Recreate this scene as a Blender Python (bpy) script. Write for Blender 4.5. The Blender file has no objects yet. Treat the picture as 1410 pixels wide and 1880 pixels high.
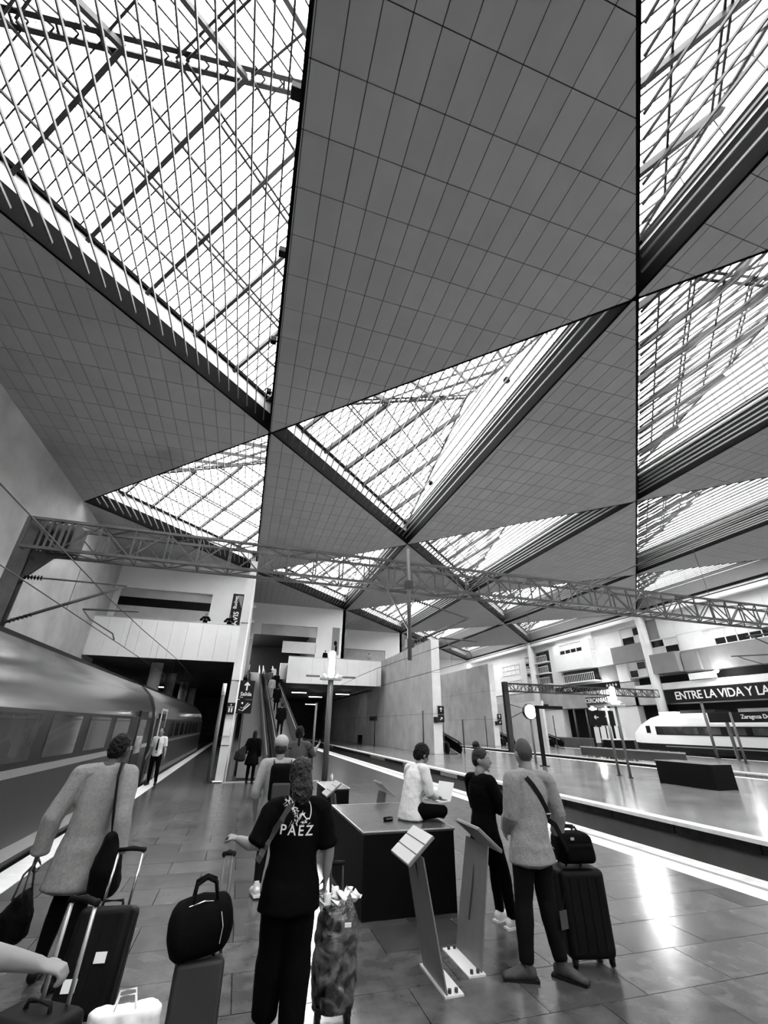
import bpy, bmesh, math, random
from mathutils import Vector, Matrix, noise
from mathutils.bvhtree import BVHTree

# ------------------------------------------------------------------ camera, sky, exposure
S = bpy.context.scene
COL = S.collection
CAMH = 1.95                                    # phone held high, metres above the platform
PITCH, YAW, ROLL, FPX = 0.472927, 0.289887, 0.015002, 770.64
def _cam_axes():
    cy, sy, cp, sp = math.cos(YAW), math.sin(YAW), math.cos(PITCH), math.sin(PITCH)
    f = Vector((sy*cp, cy*cp, sp)); r = Vector((cy, -sy, 0)); u = r.cross(f)
    c, s = math.cos(ROLL), math.sin(ROLL)
    return r*c + u*s, u*c - r*s, f
_r, _u, _f = _cam_axes()
cd = bpy.data.cameras.new('camera'); cam = bpy.data.objects.new('camera', cd); COL.objects.link(cam)
cd.sensor_fit = 'VERTICAL'; cd.sensor_height = 36.0; cd.lens = FPX/1880*36.0
cd.clip_start = 0.05; cd.clip_end = 500
cam.matrix_world = Matrix(((_r.x, _u.x, -_f.x, 0), (_r.y, _u.y, -_f.y, 0), (_r.z, _u.z, -_f.z, CAMH), (0, 0, 0, 1)))
S.camera = cam

W = bpy.data.worlds.new('sky'); S.world = W; W.use_nodes = True      # even overcast sky
W.node_tree.nodes['Background'].inputs[0].default_value = (1, 1, 1, 1)
W.node_tree.nodes['Background'].inputs[1].default_value = 1.0
S.view_settings.view_transform = 'Standard'; S.view_settings.look = 'None'
S.view_settings.exposure = 3.95; S.view_settings.gamma = 1.0
S.view_settings.use_curve_mapping = False
try:
    S.cycles.use_denoising = True; S.cycles.adaptive_threshold = 0.02
    S.cycles.max_bounces = 10; S.cycles.diffuse_bounces = 4; S.cycles.glossy_bounces = 4
    S.cycles.transparent_max_bounces = 24; S.cycles.sample_clamp_indirect = 6.0
    S.cycles.caustics_reflective = False; S.cycles.caustics_refractive = False
except Exception:
    pass

R = random.Random(7)
PI = math.pi
def V(*a): return Vector(a)

# ------------------------------------------------------------------ materials (all greys: the photograph is black and white)
MATS = {}
def mat(name, v, rough=0.6, metal=0.0, var=0.0, scale=3.0, bump=0.0, bscale=40.0, coat=0.0, emit=0.0, rnd=0.0, rvar=0.0, spec=0.5, stretch=None, detail=4.0):
    if name in MATS: return MATS[name]
    m = bpy.data.materials.new(name); m.use_nodes = True; MATS[name] = m
    nt = m.node_tree; b = nt.nodes['Principled BSDF']; N = nt.nodes.new; L = nt.links.new
    b.inputs['Base Color'].default_value = (v, v, v, 1); b.inputs['Roughness'].default_value = rough
    b.inputs['Metallic'].default_value = metal; b.inputs['Specular IOR Level'].default_value = spec
    if coat: b.inputs['Coat Weight'].default_value = coat; b.inputs['Coat Roughness'].default_value = 0.12
    if emit:
        b.inputs['Emission Color'].default_value = (1, 1, 1, 1); b.inputs['Emission Strength'].default_value = emit
    geo = N('ShaderNodeNewGeometry'); src = geo.outputs['Position']
    if stretch:
        mp = N('ShaderNodeMapping'); mp.inputs['Scale'].default_value = stretch; L(src, mp.inputs['Vector']); src = mp.outputs[0]
    if var or rvar:
        n = N('ShaderNodeTexNoise'); n.inputs['Scale'].default_value = scale; n.inputs['Detail'].default_value = detail
        L(src, n.inputs['Vector'])
    if var or rnd:
        out = None
        if var:
            r = N('ShaderNodeMapRange'); r.inputs['From Min'].default_value = 0.22; r.inputs['From Max'].default_value = 0.78
            r.inputs['To Min'].default_value = v*(1-var); r.inputs['To Max'].default_value = v*(1+var)
            L(n.outputs['Fac'], r.inputs['Value']); out = r.outputs[0]
        if rnd:
            oi = N('ShaderNodeObjectInfo'); r2 = N('ShaderNodeMapRange')
            r2.inputs['To Min'].default_value = 1-rnd; r2.inputs['To Max'].default_value = 1+rnd
            L(oi.outputs['Random'], r2.inputs['Value'])
            mu = N('ShaderNodeMath'); mu.operation = 'MULTIPLY'; L(r2.outputs[0], mu.inputs[0])
            if out is not None: L(out, mu.inputs[1])
            else: mu.inputs[1].default_value = v
            out = mu.outputs[0]
        cc = N('ShaderNodeCombineColor'); [L(out, cc.inputs[i]) for i in range(3)]
        L(cc.outputs[0], b.inputs['Base Color'])
    if rvar:
        r = N('ShaderNodeMapRange'); r.inputs['From Min'].default_value = 0.22; r.inputs['From Max'].default_value = 0.78
        r.inputs['To Min'].default_value = max(0.02, rough-rvar); r.inputs['To Max'].default_value = rough+rvar
        L(n.outputs['Fac'], r.inputs['Value']); L(r.outputs[0], b.inputs['Roughness'])
    if bump:
        n2 = N('ShaderNodeTexNoise'); n2.inputs['Scale'].default_value = bscale; n2.inputs['Detail'].default_value = 3
        L(src, n2.inputs['Vector'])
        bm_ = N('ShaderNodeBump'); bm_.inputs['Strength'].default_value = bump; bm_.inputs['Distance'].default_value = 0.02
        L(n2.outputs['Fac'], bm_.inputs['Height']); L(bm_.outputs[0], b.inputs['Normal'])
    return m
def glassmat(name, clear=0.75, dif=0.8, speck=0.0):
    m = bpy.data.materials.new(name); m.use_nodes = True; MATS[name] = m
    nt = m.node_tree; nt.nodes.clear(); N = nt.nodes.new; L = nt.links.new
    out = N('ShaderNodeOutputMaterial'); tr = N('ShaderNodeBsdfTransparent'); tl = N('ShaderNodeBsdfTranslucent')
    tr.inputs[0].default_value = (0.97, 0.97, 0.97, 1); tl.inputs[0].default_value = (dif, dif, dif, 1)
    mx = N('ShaderNodeMixShader'); mx.inputs[0].default_value = 1-clear
    L(tr.outputs[0], mx.inputs[1]); L(tl.outputs[0], mx.inputs[2])
    if speck:                                   # dirt and printed dots on the panes
        g = N('ShaderNodeNewGeometry'); n = N('ShaderNodeTexNoise'); n.inputs['Scale'].default_value = 13.0; n.inputs['Detail'].default_value = 3
        L(g.outputs['Position'], n.inputs['Vector'])
        r = N('ShaderNodeMapRange'); r.inputs['From Min'].default_value = 0.61; r.inputs['From Max'].default_value = 0.68
        r.inputs['To Min'].default_value = 0.0; r.inputs['To Max'].default_value = speck
        L(n.outputs['Fac'], r.inputs['Value'])
        df = N('ShaderNodeBsdfDiffuse'); df.inputs[0].default_value = (0.03, 0.03, 0.03, 1)
        m2 = N('ShaderNodeMixShader'); L(r.outputs[0], m2.inputs[0]); L(mx.outputs[0], m2.inputs[1]); L(df.outputs[0], m2.inputs[2])
        mx = m2
    gl = N('ShaderNodeBsdfGlossy'); gl.inputs['Roughness'].default_value = 0.05; gl.inputs['Color'].default_value = (0.9, 0.9, 0.9, 1)
    m3 = N('ShaderNodeMixShader'); m3.inputs[0].default_value = 0.05
    L(mx.outputs[0], m3.inputs[1]); L(gl.outputs[0], m3.inputs[2]); L(m3.outputs[0], out.inputs[0])
    return m

mat('panel', 0.36, 0.75, var=0.05, scale=1.5, rnd=0.05)
mat('backing', 0.03, 0.9)
mat('beam_dark', 0.004, 0.8, var=0.15, spec=0.05)
mat('beam_white', 0.80, 0.5)
mat('steel_light', 0.55, 0.45, 0.2)
mat('slat_steel', 0.085, 0.5, 0.0)
mat('glazing_steel', 0.035, 0.5, 0.0, spec=0.2)
mat('steel_mid', 0.14, 0.5, 0.3)
mat('steel_dark', 0.05, 0.5, 0.3)
mat('lattice_steel', 0.10, 0.55, 0.35, var=0.35, scale=2.0)
mat('concrete', 0.48, 0.8, var=0.22, scale=0.7, bump=0.25, bscale=14)
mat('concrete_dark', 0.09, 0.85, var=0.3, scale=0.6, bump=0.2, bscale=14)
mat('concrete_light', 0.75, 0.75, var=0.12, scale=0.9, bump=0.1)
mat('wall_paint', 0.85, 0.7, var=0.05, scale=0.5)
mat('parapet', 0.88, 0.5, var=0.04, scale=1.0)
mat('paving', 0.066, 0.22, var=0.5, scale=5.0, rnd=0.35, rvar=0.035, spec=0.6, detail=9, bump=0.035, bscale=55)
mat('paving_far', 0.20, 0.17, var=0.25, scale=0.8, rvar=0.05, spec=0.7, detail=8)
mat('joint', 0.02, 0.8)
mat('edge_white', 0.80, 0.55, var=0.1, scale=6)
mat('edge_grey', 0.22, 0.6, var=0.25, scale=8)
mat('coping', 0.50, 0.7, var=0.25, scale=3)
mat('coping_dark', 0.012, 0.8, var=0.5, scale=5, spec=0.1)
mat('ballast', 0.13, 0.95, var=0.5, scale=18, bump=0.8, bscale=25)
mat('rail_steel', 0.35, 0.3, 0.9)
mat('train_body', 0.085, 0.22, 0.3, var=0.06, scale=0.8, coat=0.4)
mat('train_lower', 0.035, 0.35, 0.15, var=0.08)
mat('train_dark', 0.005, 0.4, spec=0.25)
mat('train_stripe', 0.26, 0.4)
mat('train_white', 0.85, 0.3, coat=0.3)
mat('train_glass', 0.08, 0.08, var=0.4, scale=1.3, spec=0.8)
mat('train_glass_far', 0.05, 0.08, var=0.6, scale=1.5, spec=0.8)
mat('black_gloss', 0.006, 0.25)
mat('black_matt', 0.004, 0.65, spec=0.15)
mat('black_fabric', 0.0035, 0.9, bump=0.2, bscale=120, spec=0.06)
mat('black_soft', 0.003, 0.9, bump=0.2, bscale=200, spec=0.05)
mat('plinth_side', 0.002, 0.5, spec=0.12)
mat('plinth_top', 0.07, 0.20, var=0.15, scale=6, rvar=0.05)
mat('lectern_steel', 0.20, 0.45, 0.4, var=0.12, scale=8)
mat('lectern_plate', 0.50, 0.5)
mat('lectern_foot', 0.72, 0.5, 0.2)
mat('sign_black', 0.008, 0.5, spec=0.2)
mat('sign_white', 0.85, 0.6)
mat('white_plain', 0.85, 0.6)
mat('window_dark', 0.015, 0.12)
mat('curtain', 0.78, 0.8, var=0.08, scale=2)
mat('facade_light', 0.82, 0.75, var=0.06, scale=0.6)
mat('facade_grey', 0.26, 0.75, var=0.12, scale=0.8)
mat('facade_dark', 0.05, 0.75, var=0.2, scale=0.8)
mat('skin', 0.22, 0.5, var=0.08, scale=20)
mat('skin_dark', 0.05, 0.5, var=0.08, scale=20)
mat('lip', 0.16, 0.5); mat('eye_white', 0.7, 0.3); mat('pupil', 0.01, 0.2)
mat('hair_black', 0.004, 0.6, bump=0.8, bscale=60, spec=0.2)
mat('hair_brown', 0.016, 0.5, bump=0.8, bscale=60, spec=0.25)
mat('hair_stubble', 0.05, 0.8, var=0.3, scale=60)
mat('coat_wool', 0.24, 0.95, var=0.18, scale=45, bump=0.35, bscale=160)
mat('collar', 0.10, 0.9)
mat('shirt_white', 0.70, 0.8, bump=0.15, bscale=30)
mat('sweater_grey', 0.24, 0.95, var=0.20, scale=60, bump=0.5, bscale=150)
mat('shirt_grey', 0.32, 0.9, var=0.1, scale=30)
mat('top_mid', 0.08, 0.9, spec=0.1)
mat('dress_dark', 0.02, 0.9, spec=0.1)
mat('denim', 0.005, 0.9, bump=0.2, bscale=200, spec=0.08)
mat('cap_cloth', 0.38, 0.9, var=0.2, scale=60)
mat('shoe_white', 0.72, 0.6); mat('shoe_grey', 0.035, 0.7, var=0.4, scale=30); mat('shoe_black', 0.006, 0.5, spec=0.2)
mat('case_grey', 0.022, 0.5, var=0.1, spec=0.3)
mat('case_black', 0.004, 0.55, spec=0.12)
mat('rubber', 0.006, 0.8, spec=0.2)
mat('chrome', 0.75, 0.2, 0.9)
mat('handle_alu', 0.60, 0.4, 0.6)
mat('strap', 0.005, 0.8, spec=0.1); mat('strap_grey', 0.06, 0.8, spec=0.1)
mat('print_white', 0.75, 0.8)
mat('paper', 0.85, 0.8)
mat('lamp_glow', 1.0, 0.5, emit=18.0)
mat('lamp_small', 1.0, 0.5, emit=20.0)
mat('tube_glow', 1.0, 0.5, emit=1.2)
mat('clock_face', 0.9, 0.4, emit=1.0)
mat('tread', 0.10, 0.5, 0.3, var=0.1)
mat('balustrade', 0.16, 0.4, 0.3)
mat('handrail_white', 0.75, 0.4)
glassmat('roof_glass', 0.74, 0.85, speck=0.85)
glassmat('clear_glass', 0.85, 0.8)
def wrapmat():
    m = bpy.data.materials.new('plastic_wrap'); m.use_nodes = True; MATS['plastic_wrap'] = m
    nt = m.node_tree; b = nt.nodes['Principled BSDF']; N = nt.nodes.new; L = nt.links.new
    g = N('ShaderNodeNewGeometry'); n = N('ShaderNodeTexNoise'); n.inputs['Scale'].default_value = 7; n.inputs['Detail'].default_value = 6; n.inputs['Distortion'].default_value = 1.5
    L(g.outputs['Position'], n.inputs['Vector'])
    r = N('ShaderNodeMapRange'); r.inputs['From Min'].default_value = 0.42; r.inputs['From Max'].default_value = 0.75; r.inputs['To Min'].default_value = 0.012; r.inputs['To Max'].default_value = 0.20
    L(n.outputs['Fac'], r.inputs['Value']); c = N('ShaderNodeCombineColor'); [L(r.outputs[0], c.inputs[i]) for i in range(3)]
    L(c.outputs[0], b.inputs['Base Color']); b.inputs['Roughness'].default_value = 0.22; b.inputs['Coat Weight'].default_value = 0.5
    bp = N('ShaderNodeBump'); bp.inputs['Strength'].default_value = 0.6; bp.inputs['Distance'].default_value = 0.03
    L(n.outputs['Fac'], bp.inputs['Height']); L(bp.outputs[0], b.inputs['Normal'])
wrapmat()

# ------------------------------------------------------------------ object helpers
def tag(o, label=None, cat=None, group=None, kind=None):
    if label: o['label'] = label
    if cat: o['category'] = cat
    if group: o['group'] = group
    if kind: o['kind'] = kind
    return o
def empty(name, loc=(0, 0, 0), rz=0.0, label=None, cat=None, group=None, kind=None):
    o = bpy.data.objects.new(name, None); COL.objects.link(o); o.location = loc; o.rotation_euler = (0, 0, rz)
    o.empty_display_size = 0.1
    return tag(o, label, cat, group, kind)
def link(name, mesh, m=None, parent=None, loc=None):
    o = bpy.data.objects.new(name, mesh); COL.objects.link(o)
    if m is not None and len(mesh.materials) == 0: mesh.materials.append(MATS[m])
    if parent is not None: o.parent = parent
    if loc is not None: o.location = loc
    return o
def copy_tree(o, parent=None):
    c = o.copy(); COL.objects.link(c); c.parent = parent
    for ch in list(o.children): copy_tree(ch, c)
    return c
class MB:
    def __init__(s): s.v = []; s.f = []; s.smooth = False
    def add(s, vs, fs):
        k = len(s.v); s.v += [tuple(x) for x in vs]; s.f += [tuple(i+k for i in f) for f in fs]; return s
    def box(s, x0, x1, y0, y1, z0, z1):
        return s.add([(x0,y0,z0),(x1,y0,z0),(x1,y1,z0),(x0,y1,z0),(x0,y0,z1),(x1,y0,z1),(x1,y1,z1),(x0,y1,z1)],
                     [(0,3,2,1),(4,5,6,7),(0,1,5,4),(1,2,6,5),(2,3,7,6),(3,0,4,7)])
    def bar(s, p, q, w, h=None, up=(0, 0, 1)):
        h = h or w; p = Vector(p); q = Vector(q); t = (q-p).normalized(); u = Vector(up)
        if abs(t.dot(u)) > 0.98: u = Vector((1, 0, 0))
        a = t.cross(u).normalized()*w/2; b = a.cross(t).normalized()*h/2
        vs = [p-a-b, p+a-b, p+a+b, p-a+b, q-a-b, q+a-b, q+a+b, q-a+b]
        return s.add(vs, [(0,1,2,3),(7,6,5,4),(0,4,5,1),(1,5,6,2),(2,6,7,3),(3,7,4,0)])
    def prism(s, poly, z0, z1):
        n = len(poly); vs = [(x, y, z0) for x, y in poly]+[(x, y, z1) for x, y in poly]
        fs = [tuple(range(n))[::-1], tuple(range(n, 2*n))]+[(i, (i+1) % n, n+(i+1) % n, n+i) for i in range(n)]
        return s.add(vs, fs)
    def slab(s, poly, off):                    # 3D polygon thickened by vector off
        n = len(poly); off = Vector(off); vs = [Vector(p) for p in poly]; vs += [p+off for p in vs]
        return s.add(vs, [tuple(range(n))[::-1], tuple(range(n, 2*n))]+[(i, (i+1) % n, n+(i+1) % n, n+i) for i in range(n)])
    def tube(s, pts, r, n=8, side=(1, 0, 0), caps=True, rnd=0.0):
        """loft of elliptical rings along pts; r: number or list of numbers / (a, b)"""
        pts = [Vector(p) for p in pts]; m = len(pts)
        rr = [r]*m if isinstance(r, (int, float)) else list(r)
        rr = [(x, x) if isinstance(x, (int, float)) else x for x in rr]
        tang = []
        for i in range(m):
            a = pts[max(i-1, 0)]; b = pts[min(i+1, m-1)]; t = (b-a)
            tang.append(t.normalized() if t.length > 1e-9 else Vector((0, 0, 1)))
        if rnd:                                # rounded ends
            a0 = min(rr[0])*rnd; a1 = min(rr[-1])*rnd
            pts = [pts[0]-tang[0]*a0, pts[0]-tang[0]*a0*0.6]+pts+[pts[-1]+tang[-1]*a1*0.6, pts[-1]+tang[-1]*a1]
            k0, k1 = rr[0], rr[-1]
            rr = [(k0[0]*0.3, k0[1]*0.3), (k0[0]*0.78, k0[1]*0.78)]+rr+[(k1[0]*0.78, k1[1]*0.78), (k1[0]*0.3, k1[1]*0.3)]
            tang = [tang[0]]*2+tang+[tang[-1]]*2; m += 4
        vs = []; sd = Vector(side)
        for p, t, (a, b) in zip(pts, tang, rr):
            u = sd-t*sd.dot(t)
            if u.length < 1e-3: u = Vector((0, 1, 0))-t*t.y
            u.normalize(); w = t.cross(u)
            for k in range(n):
                ph = 2*PI*k/n; vs.append(p+u*a*math.cos(ph)+w*b*math.sin(ph))
        fs = [(i*n+k, i*n+(k+1) % n, (i+1)*n+(k+1) % n, (i+1)*n+k) for i in range(m-1) for k in range(n)]
        if caps: fs += [tuple(range(n))[::-1], tuple(range((m-1)*n, m*n))]
        return s.add(vs, fs)
    def ball(s, c, r, n=12, m=8, M=None):
        if isinstance(r, (int, float)): r = (r, r, r)
        vs = []; c = Vector(c)
        for i in range(m+1):
            th = PI*i/m
            for k in range(n):
                ph = 2*PI*k/n
                p = Vector((r[0]*math.sin(th)*math.cos(ph), r[1]*math.sin(th)*math.sin(ph), r[2]*math.cos(th)))
                vs.append(c+(M @ p if M else p))
        return s.add(vs, [(i*n+k, (i+1)*n+k, (i+1)*n+(k+1) % n, i*n+(k+1) % n) for i in range(m) for k in range(n)])
    def mesh(s, name='m', smooth=False):
        me = bpy.data.meshes.new(name); me.from_pydata(s.v, [], s.f)
        bm = bmesh.new(); bm.from_mesh(me); bmesh.ops.remove_doubles(bm, verts=bm.verts, dist=1e-5)
        bmesh.ops.recalc_face_normals(bm, faces=bm.faces); bm.to_mesh(me); bm.free()
        if smooth: me.polygons.foreach_set('use_smooth', [True]*len(me.polygons))
        me.update(); return me
    def build(s, name, m, parent=None, label=None, cat=None, group=None, kind=None, smooth=False, loc=None):
        return tag(link(name, s.mesh(name, smooth), m, parent, loc), label, cat, group, kind)
def rbox_mesh(w, d, h, r=0.03, seg=3, z0=0.0, taper=0.0):
    bm = bmesh.new(); bmesh.ops.create_cube(bm, size=1.0)
    for v in bm.verts:
        k = 1-taper*(v.co.z+0.5); v.co = Vector((v.co.x*w*k, v.co.y*d*k, (v.co.z+0.5)*h+z0))
    bmesh.ops.bevel(bm, geom=bm.edges[:], offset=r, segments=seg, profile=0.5, affect='EDGES')
    me = bpy.data.meshes.new('rbox'); bm.to_mesh(me); bm.free()
    me.polygons.foreach_set('use_smooth', [len(p.vertices) == 4 and p.area < (r*1.2)**2*6 for p in me.polygons]); me.update()
    return me
WORK = bpy.data.scenes.new('work')
def _eval(o):
    WORK.collection.objects.link(o); vl = WORK.view_layers[0]; vl.update(); dg = vl.depsgraph
    me = bpy.data.meshes.new_from_object(o.evaluated_get(dg), depsgraph=dg); bpy.data.objects.remove(o); return me
def evaluated(mesh, mods):
    o = bpy.data.objects.new('tmp', mesh)
    for typ, kw in mods:
        md = o.modifiers.new(typ, typ)
        for k, v in kw.items(): setattr(md, k, v)
    return _eval(o)
_tex = {}
def cloud(size, depth=2):
    k = (size, depth)
    if k not in _tex:
        t = bpy.data.textures.new('folds', 'CLOUDS'); t.noise_scale = size; t.noise_depth = depth; _tex[k] = t
    return _tex[k]
def skinned(mb, voxel=0.011, smooth=4, fold=0.0, fsize=0.12):
    mods = [('REMESH', dict(mode='VOXEL', voxel_size=voxel, use_smooth_shade=True)), ('SMOOTH', dict(factor=0.5, iterations=smooth))]
    if fold: mods.append(('DISPLACE', dict(texture=cloud(fsize), strength=fold, mid_level=0.5)))
    me = evaluated(mb.mesh(), mods); me.materials.clear()
    me.polygons.foreach_set('use_smooth', [True]*len(me.polygons)); return me
def text_mesh(body, size, extrude=0.004, bold=0.0, spacing=1.0):
    c = bpy.data.curves.new('t', 'FONT'); c.body = body; c.size = size; c.extrude = extrude; c.offset = bold
    c.align_x = 'CENTER'; c.align_y = 'CENTER'; c.space_character = spacing; c.resolution_u = 3
    me = _eval(bpy.data.objects.new('t', c)); bpy.data.curves.remove(c); me.materials.clear(); return me
def lettering(body, size, m, parent, pos, right, up, extrude=0.006, bold=0.0, spacing=1.0, name='lettering'):
    me = text_mesh(body, size, extrude, bold, spacing)
    r = Vector(right).normalized(); u = Vector(up).normalized(); n = r.cross(u); p = Vector(pos)
    me.transform(Matrix(((r.x, u.x, n.x, p.x), (r.y, u.y, n.y, p.y), (r.z, u.z, n.z, p.z), (0, 0, 0, 1))))
    return link(name, me, m, parent)
def clip(poly, tri):
    """clip a 2D polygon by a convex counter-clockwise polygon"""
    out = list(poly)
    for i in range(len(tri)):
        ax, ay = tri[i]; bx, by = tri[(i+1) % len(tri)]; res = []
        for k in range(len(out)):
            p, q = out[k], out[(k+1) % len(out)]
            sp = (bx-ax)*(p[1]-ay)-(by-ay)*(p[0]-ax); sq = (bx-ax)*(q[1]-ay)-(by-ay)*(q[0]-ax)
            if sp >= 0: res.append(p)
            if (sp >= 0) != (sq >= 0):
                t = sp/(sp-sq); res.append((p[0]+(q[0]-p[0])*t, p[1]+(q[1]-p[1])*t))
        out = res
        if not out: return []
    return out
def area(poly):
    return 0.5*abs(sum(poly[i][0]*poly[(i+1) % len(poly)][1]-poly[(i+1) % len(poly)][0]*poly[i][1] for i in range(len(poly))))
def ccw(t):
    a = sum(t[i][0]*t[(i+1) % 3][1]-t[(i+1) % 3][0]*t[i][1] for i in range(3))
    return t if a > 0 else t[::-1]
# ------------------------------------------------------------------ the setting: roof of triangular soffits and roof lights
HC = 13.0; ZC = CAMH+HC                         # soffit level
LX0, LY0, LD = -0.0517992*HC, 1.3724605*HC, 0.8739104*HC
def node(i, j): return (LX0+i*LD, LY0+j*LD)
PW, PL = 0.6413, 1.2866                         # soffit panels
PX0, PY0 = LX0+0.04, 4.015
def soffit(i, j, near):
    tri = ccw([node(i, j-1), node(i, j+1), node(i+1, j)])
    c = MB().prism(tri, ZC+0.045, ZC+0.30).build('ceiling', 'backing', kind='structure')
    tag(c, 'triangular grey panelled soffit slab of the station roof', 'ceiling', 'triangular roof soffits')
    xs = [p[0] for p in tri]; ys = [p[1] for p in tri]; rest = MB(); g = 0.011
    full = None
    for a in range(math.floor((min(xs)-PX0)/PW), math.ceil((max(xs)-PX0)/PW)+1):
        for b in range(math.floor((min(ys)-PY0)/PL), math.ceil((max(ys)-PY0)/PL)+1):
            x, y = PX0+a*PW, PY0+b*PL
            rect = [(x+g, y+g), (x+PW-g, y+g), (x+PW-g, y+PL-g), (x+g, y+PL-g)]
            p = clip(rect, tri)
            if len(p) < 3 or area(p) < 0.012: continue
            if not near: rest.prism(p, ZC, ZC+0.05); continue
            if len(p) == 4 and abs(area(p)-(PW-2*g)*(PL-2*g)) < 1e-4:
                if FULL[0] is None: FULL[0] = MB().prism([(0, 0), (PW-2*g, 0), (PW-2*g, PL-2*g), (0, PL-2*g)], 0, 0.05).mesh('panel')
                link('panel', FULL[0], 'panel', c, (rect[0][0], rect[0][1], ZC))
            else: MB().prism(p, ZC, ZC+0.05).build('panel', 'panel', c)
    if not near: rest.build('panel', 'panel', c, kind='stuff')
FULL = [None]
EAVE, APEX = 1.78, 5.60
def rooflight(i, j, near, k):
    Rn, A, B = Vector(node(i, j)), Vector(node(i+1, j-1)), Vector(node(i+1, j+1)); Mid = (A+B)/2
    root = empty('roof_light', (Rn.x, Rn.y, ZC), kind='structure')
    tag(root, 'triangular glazed roof light with slats between the grey soffits', 'roof light', 'triangular roof lights')
    O = Vector((Rn.x, Rn.y, ZC))
    def part(mb, name, m, **kw):
        mb.v = [tuple(Vector(v)-O) for v in mb.v]; return mb.build(name, m, root, **kw)
    P3 = lambda p, z: Vector((p[0], p[1], ZC+z))
    cen = (Rn+A+B)/3
    for p, q in ((Rn, A), (Rn, B), (A, B)):
        t = (q-p).normalized(); n = Vector((-t.y, t.x)); n = n if n.dot(cen-p) > 0 else -n
        def strip(o0, o1, z0, z1):
            poly = [p+n*o0, q+n*o0, q+n*o1, p+n*o1]; return MB().prism([(v.x, v.y) for v in poly], ZC+z0, ZC+z1)
        zb = 1.45 if p is A else 0.95
        part(strip(0.005, 0.10, 0.0, zb), 'edge_beam', 'beam_dark')
        part(strip(0.02, 0.07, zb, 1.62), 'upstand', 'beam_white')
        part(strip(0.0, 0.20, 1.62, EAVE), 'gutter', 'beam_dark')
    n = 29
    for s in range(1, n):
        t = LD*s/n
        y0, y1 = Rn.y-t+0.30, Rn.y+t-0.30
        if y1-y0 < 0.2: continue
        part(MB().bar((Rn.x+t, y0, ZC+0.20), (Rn.x+t, y1, ZC+0.20), 0.040, 0.09), 'slat', 'slat_steel')
    E3, T3 = P3(Rn, EAVE), P3(Mid, APEX)
    # ridge: paired tubes with struts
    r = MB(); off = Vector((0, 0.16, 0))
    r.bar(E3+off, T3+off, 0.13, 0.16).bar(E3-off, T3-off, 0.13, 0.16)
    for q in range(1, 12):
        c = E3.lerp(T3, q/12); r.bar(c+off, c-off, 0.06)
    part(r, 'ridge_beam', 'glazing_steel')
    L = LD*math.sqrt(2); nm = LD/math.sqrt(2); NR = 7; step = L/(NR+0.3); rows = 6; rh = nm/rows; bars = MB(); rest = MB()
    for end, sg in ((B, 1), (A, -1)):
        u = (end-Rn).normalized(); nn = Vector((1, -sg)).normalized()
        def pt(s, w, dz=0.0): q = Rn+u*s+nn*w; return Vector((q.x, q.y, ZC+EAVE+(APEX-EAVE)*w/nm+dz))
        wmax = lambda s: max(0.0, min(s, L-s))
        for q in range(1, NR+1):
            s = q*step
            if wmax(s) > 0.3: part(MB().bar(pt(s, -0.05, -0.22), pt(s, wmax(s), -0.22), 0.13, 0.22), 'rafter', 'glazing_steel')
        for q in range(1, rows):
            w = q*rh
            for dd in ((-0.09, 0.09) if q % 2 == 0 else (0.0,)):
                part(MB().bar(pt(w+dd+0.02, w+dd, -0.10), pt(L-w-dd-0.02, w+dd, -0.10), 0.065, 0.08), 'purlin', 'glazing_steel')
        tri = ccw([(0, 0), (L, 0), (L/2, nm)]); cw = step/6; up = (pt(0, 1)-pt(0, 0)); nrm = Vector((0, 0, 0.025))
        a = 0
        while a*cw < L:
            if wmax(a*cw) > 0.15: bars.bar(pt(a*cw, 0, -0.01), pt(a*cw, wmax(a*cw), -0.01), 0.042, 0.05)
            for b in range(rows):
                pl = clip([(a*cw+.015, b*rh+.01), ((a+1)*cw-.015, b*rh+.01), ((a+1)*cw-.015, (b+1)*rh-.01), (a*cw+.015, (b+1)*rh-.01)], tri)
                if len(pl) < 3 or area(pl) < 0.02: continue
                poly = [pt(s, w, 0.02) for s, w in pl]
                if near: part(MB().slab(poly, nrm), 'pane', 'roof_glass')
                else: rest.slab(poly, nrm)
            a += 1
    # upright glazed gable over the long side
    tri = ccw([(-LD, EAVE), (LD, EAVE), (0, APEX)]); x = A.x-0.03; gw = LD/9
    for a in range(-9, 9):
        bars.bar((x, Mid.y+a*gw, ZC+EAVE), (x, Mid.y+a*gw, ZC+EAVE+(APEX-EAVE)*(1-abs(a)/9)), 0.03)
        for b in range(3):
            hh = (APEX-EAVE)/3
            pl = clip([(a*gw+.02, EAVE+b*hh+.02), ((a+1)*gw-.02, EAVE+b*hh+.02), ((a+1)*gw-.02, EAVE+(b+1)*hh-.02), (a*gw+.02, EAVE+(b+1)*hh-.02)], tri)
            if len(pl) < 3 or area(pl) < 0.02: continue
            poly = [Vector((x, Mid.y+s, ZC+w)) for s, w in pl]
            if near: part(MB().slab(poly, (0.025, 0, 0)), 'gable_pane', 'roof_glass')
            else: rest.slab(poly, (0.025, 0, 0))
    for b in (1, 2):
        z = EAVE+(APEX-EAVE)*b/3; w = LD*(1-b/3); bars.bar((x, Mid.y-w, ZC+z), (x, Mid.y+w, ZC+z), 0.05)
    for sg in (-1, 1):
        bars.bar((x, Mid.y+sg*LD, ZC+EAVE), (x, Mid.y, ZC+APEX), 0.14, 0.16)
    part(bars, 'glazing_bars', 'glazing_steel', kind='stuff')
    if not near: part(rest, 'pane', 'roof_glass', kind='stuff')
NEARP = {(0, -1), (-1, 0), (0, 1), (1, 0), (1, -2), (2, 1), (1, 2), (2, -1)}
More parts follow.
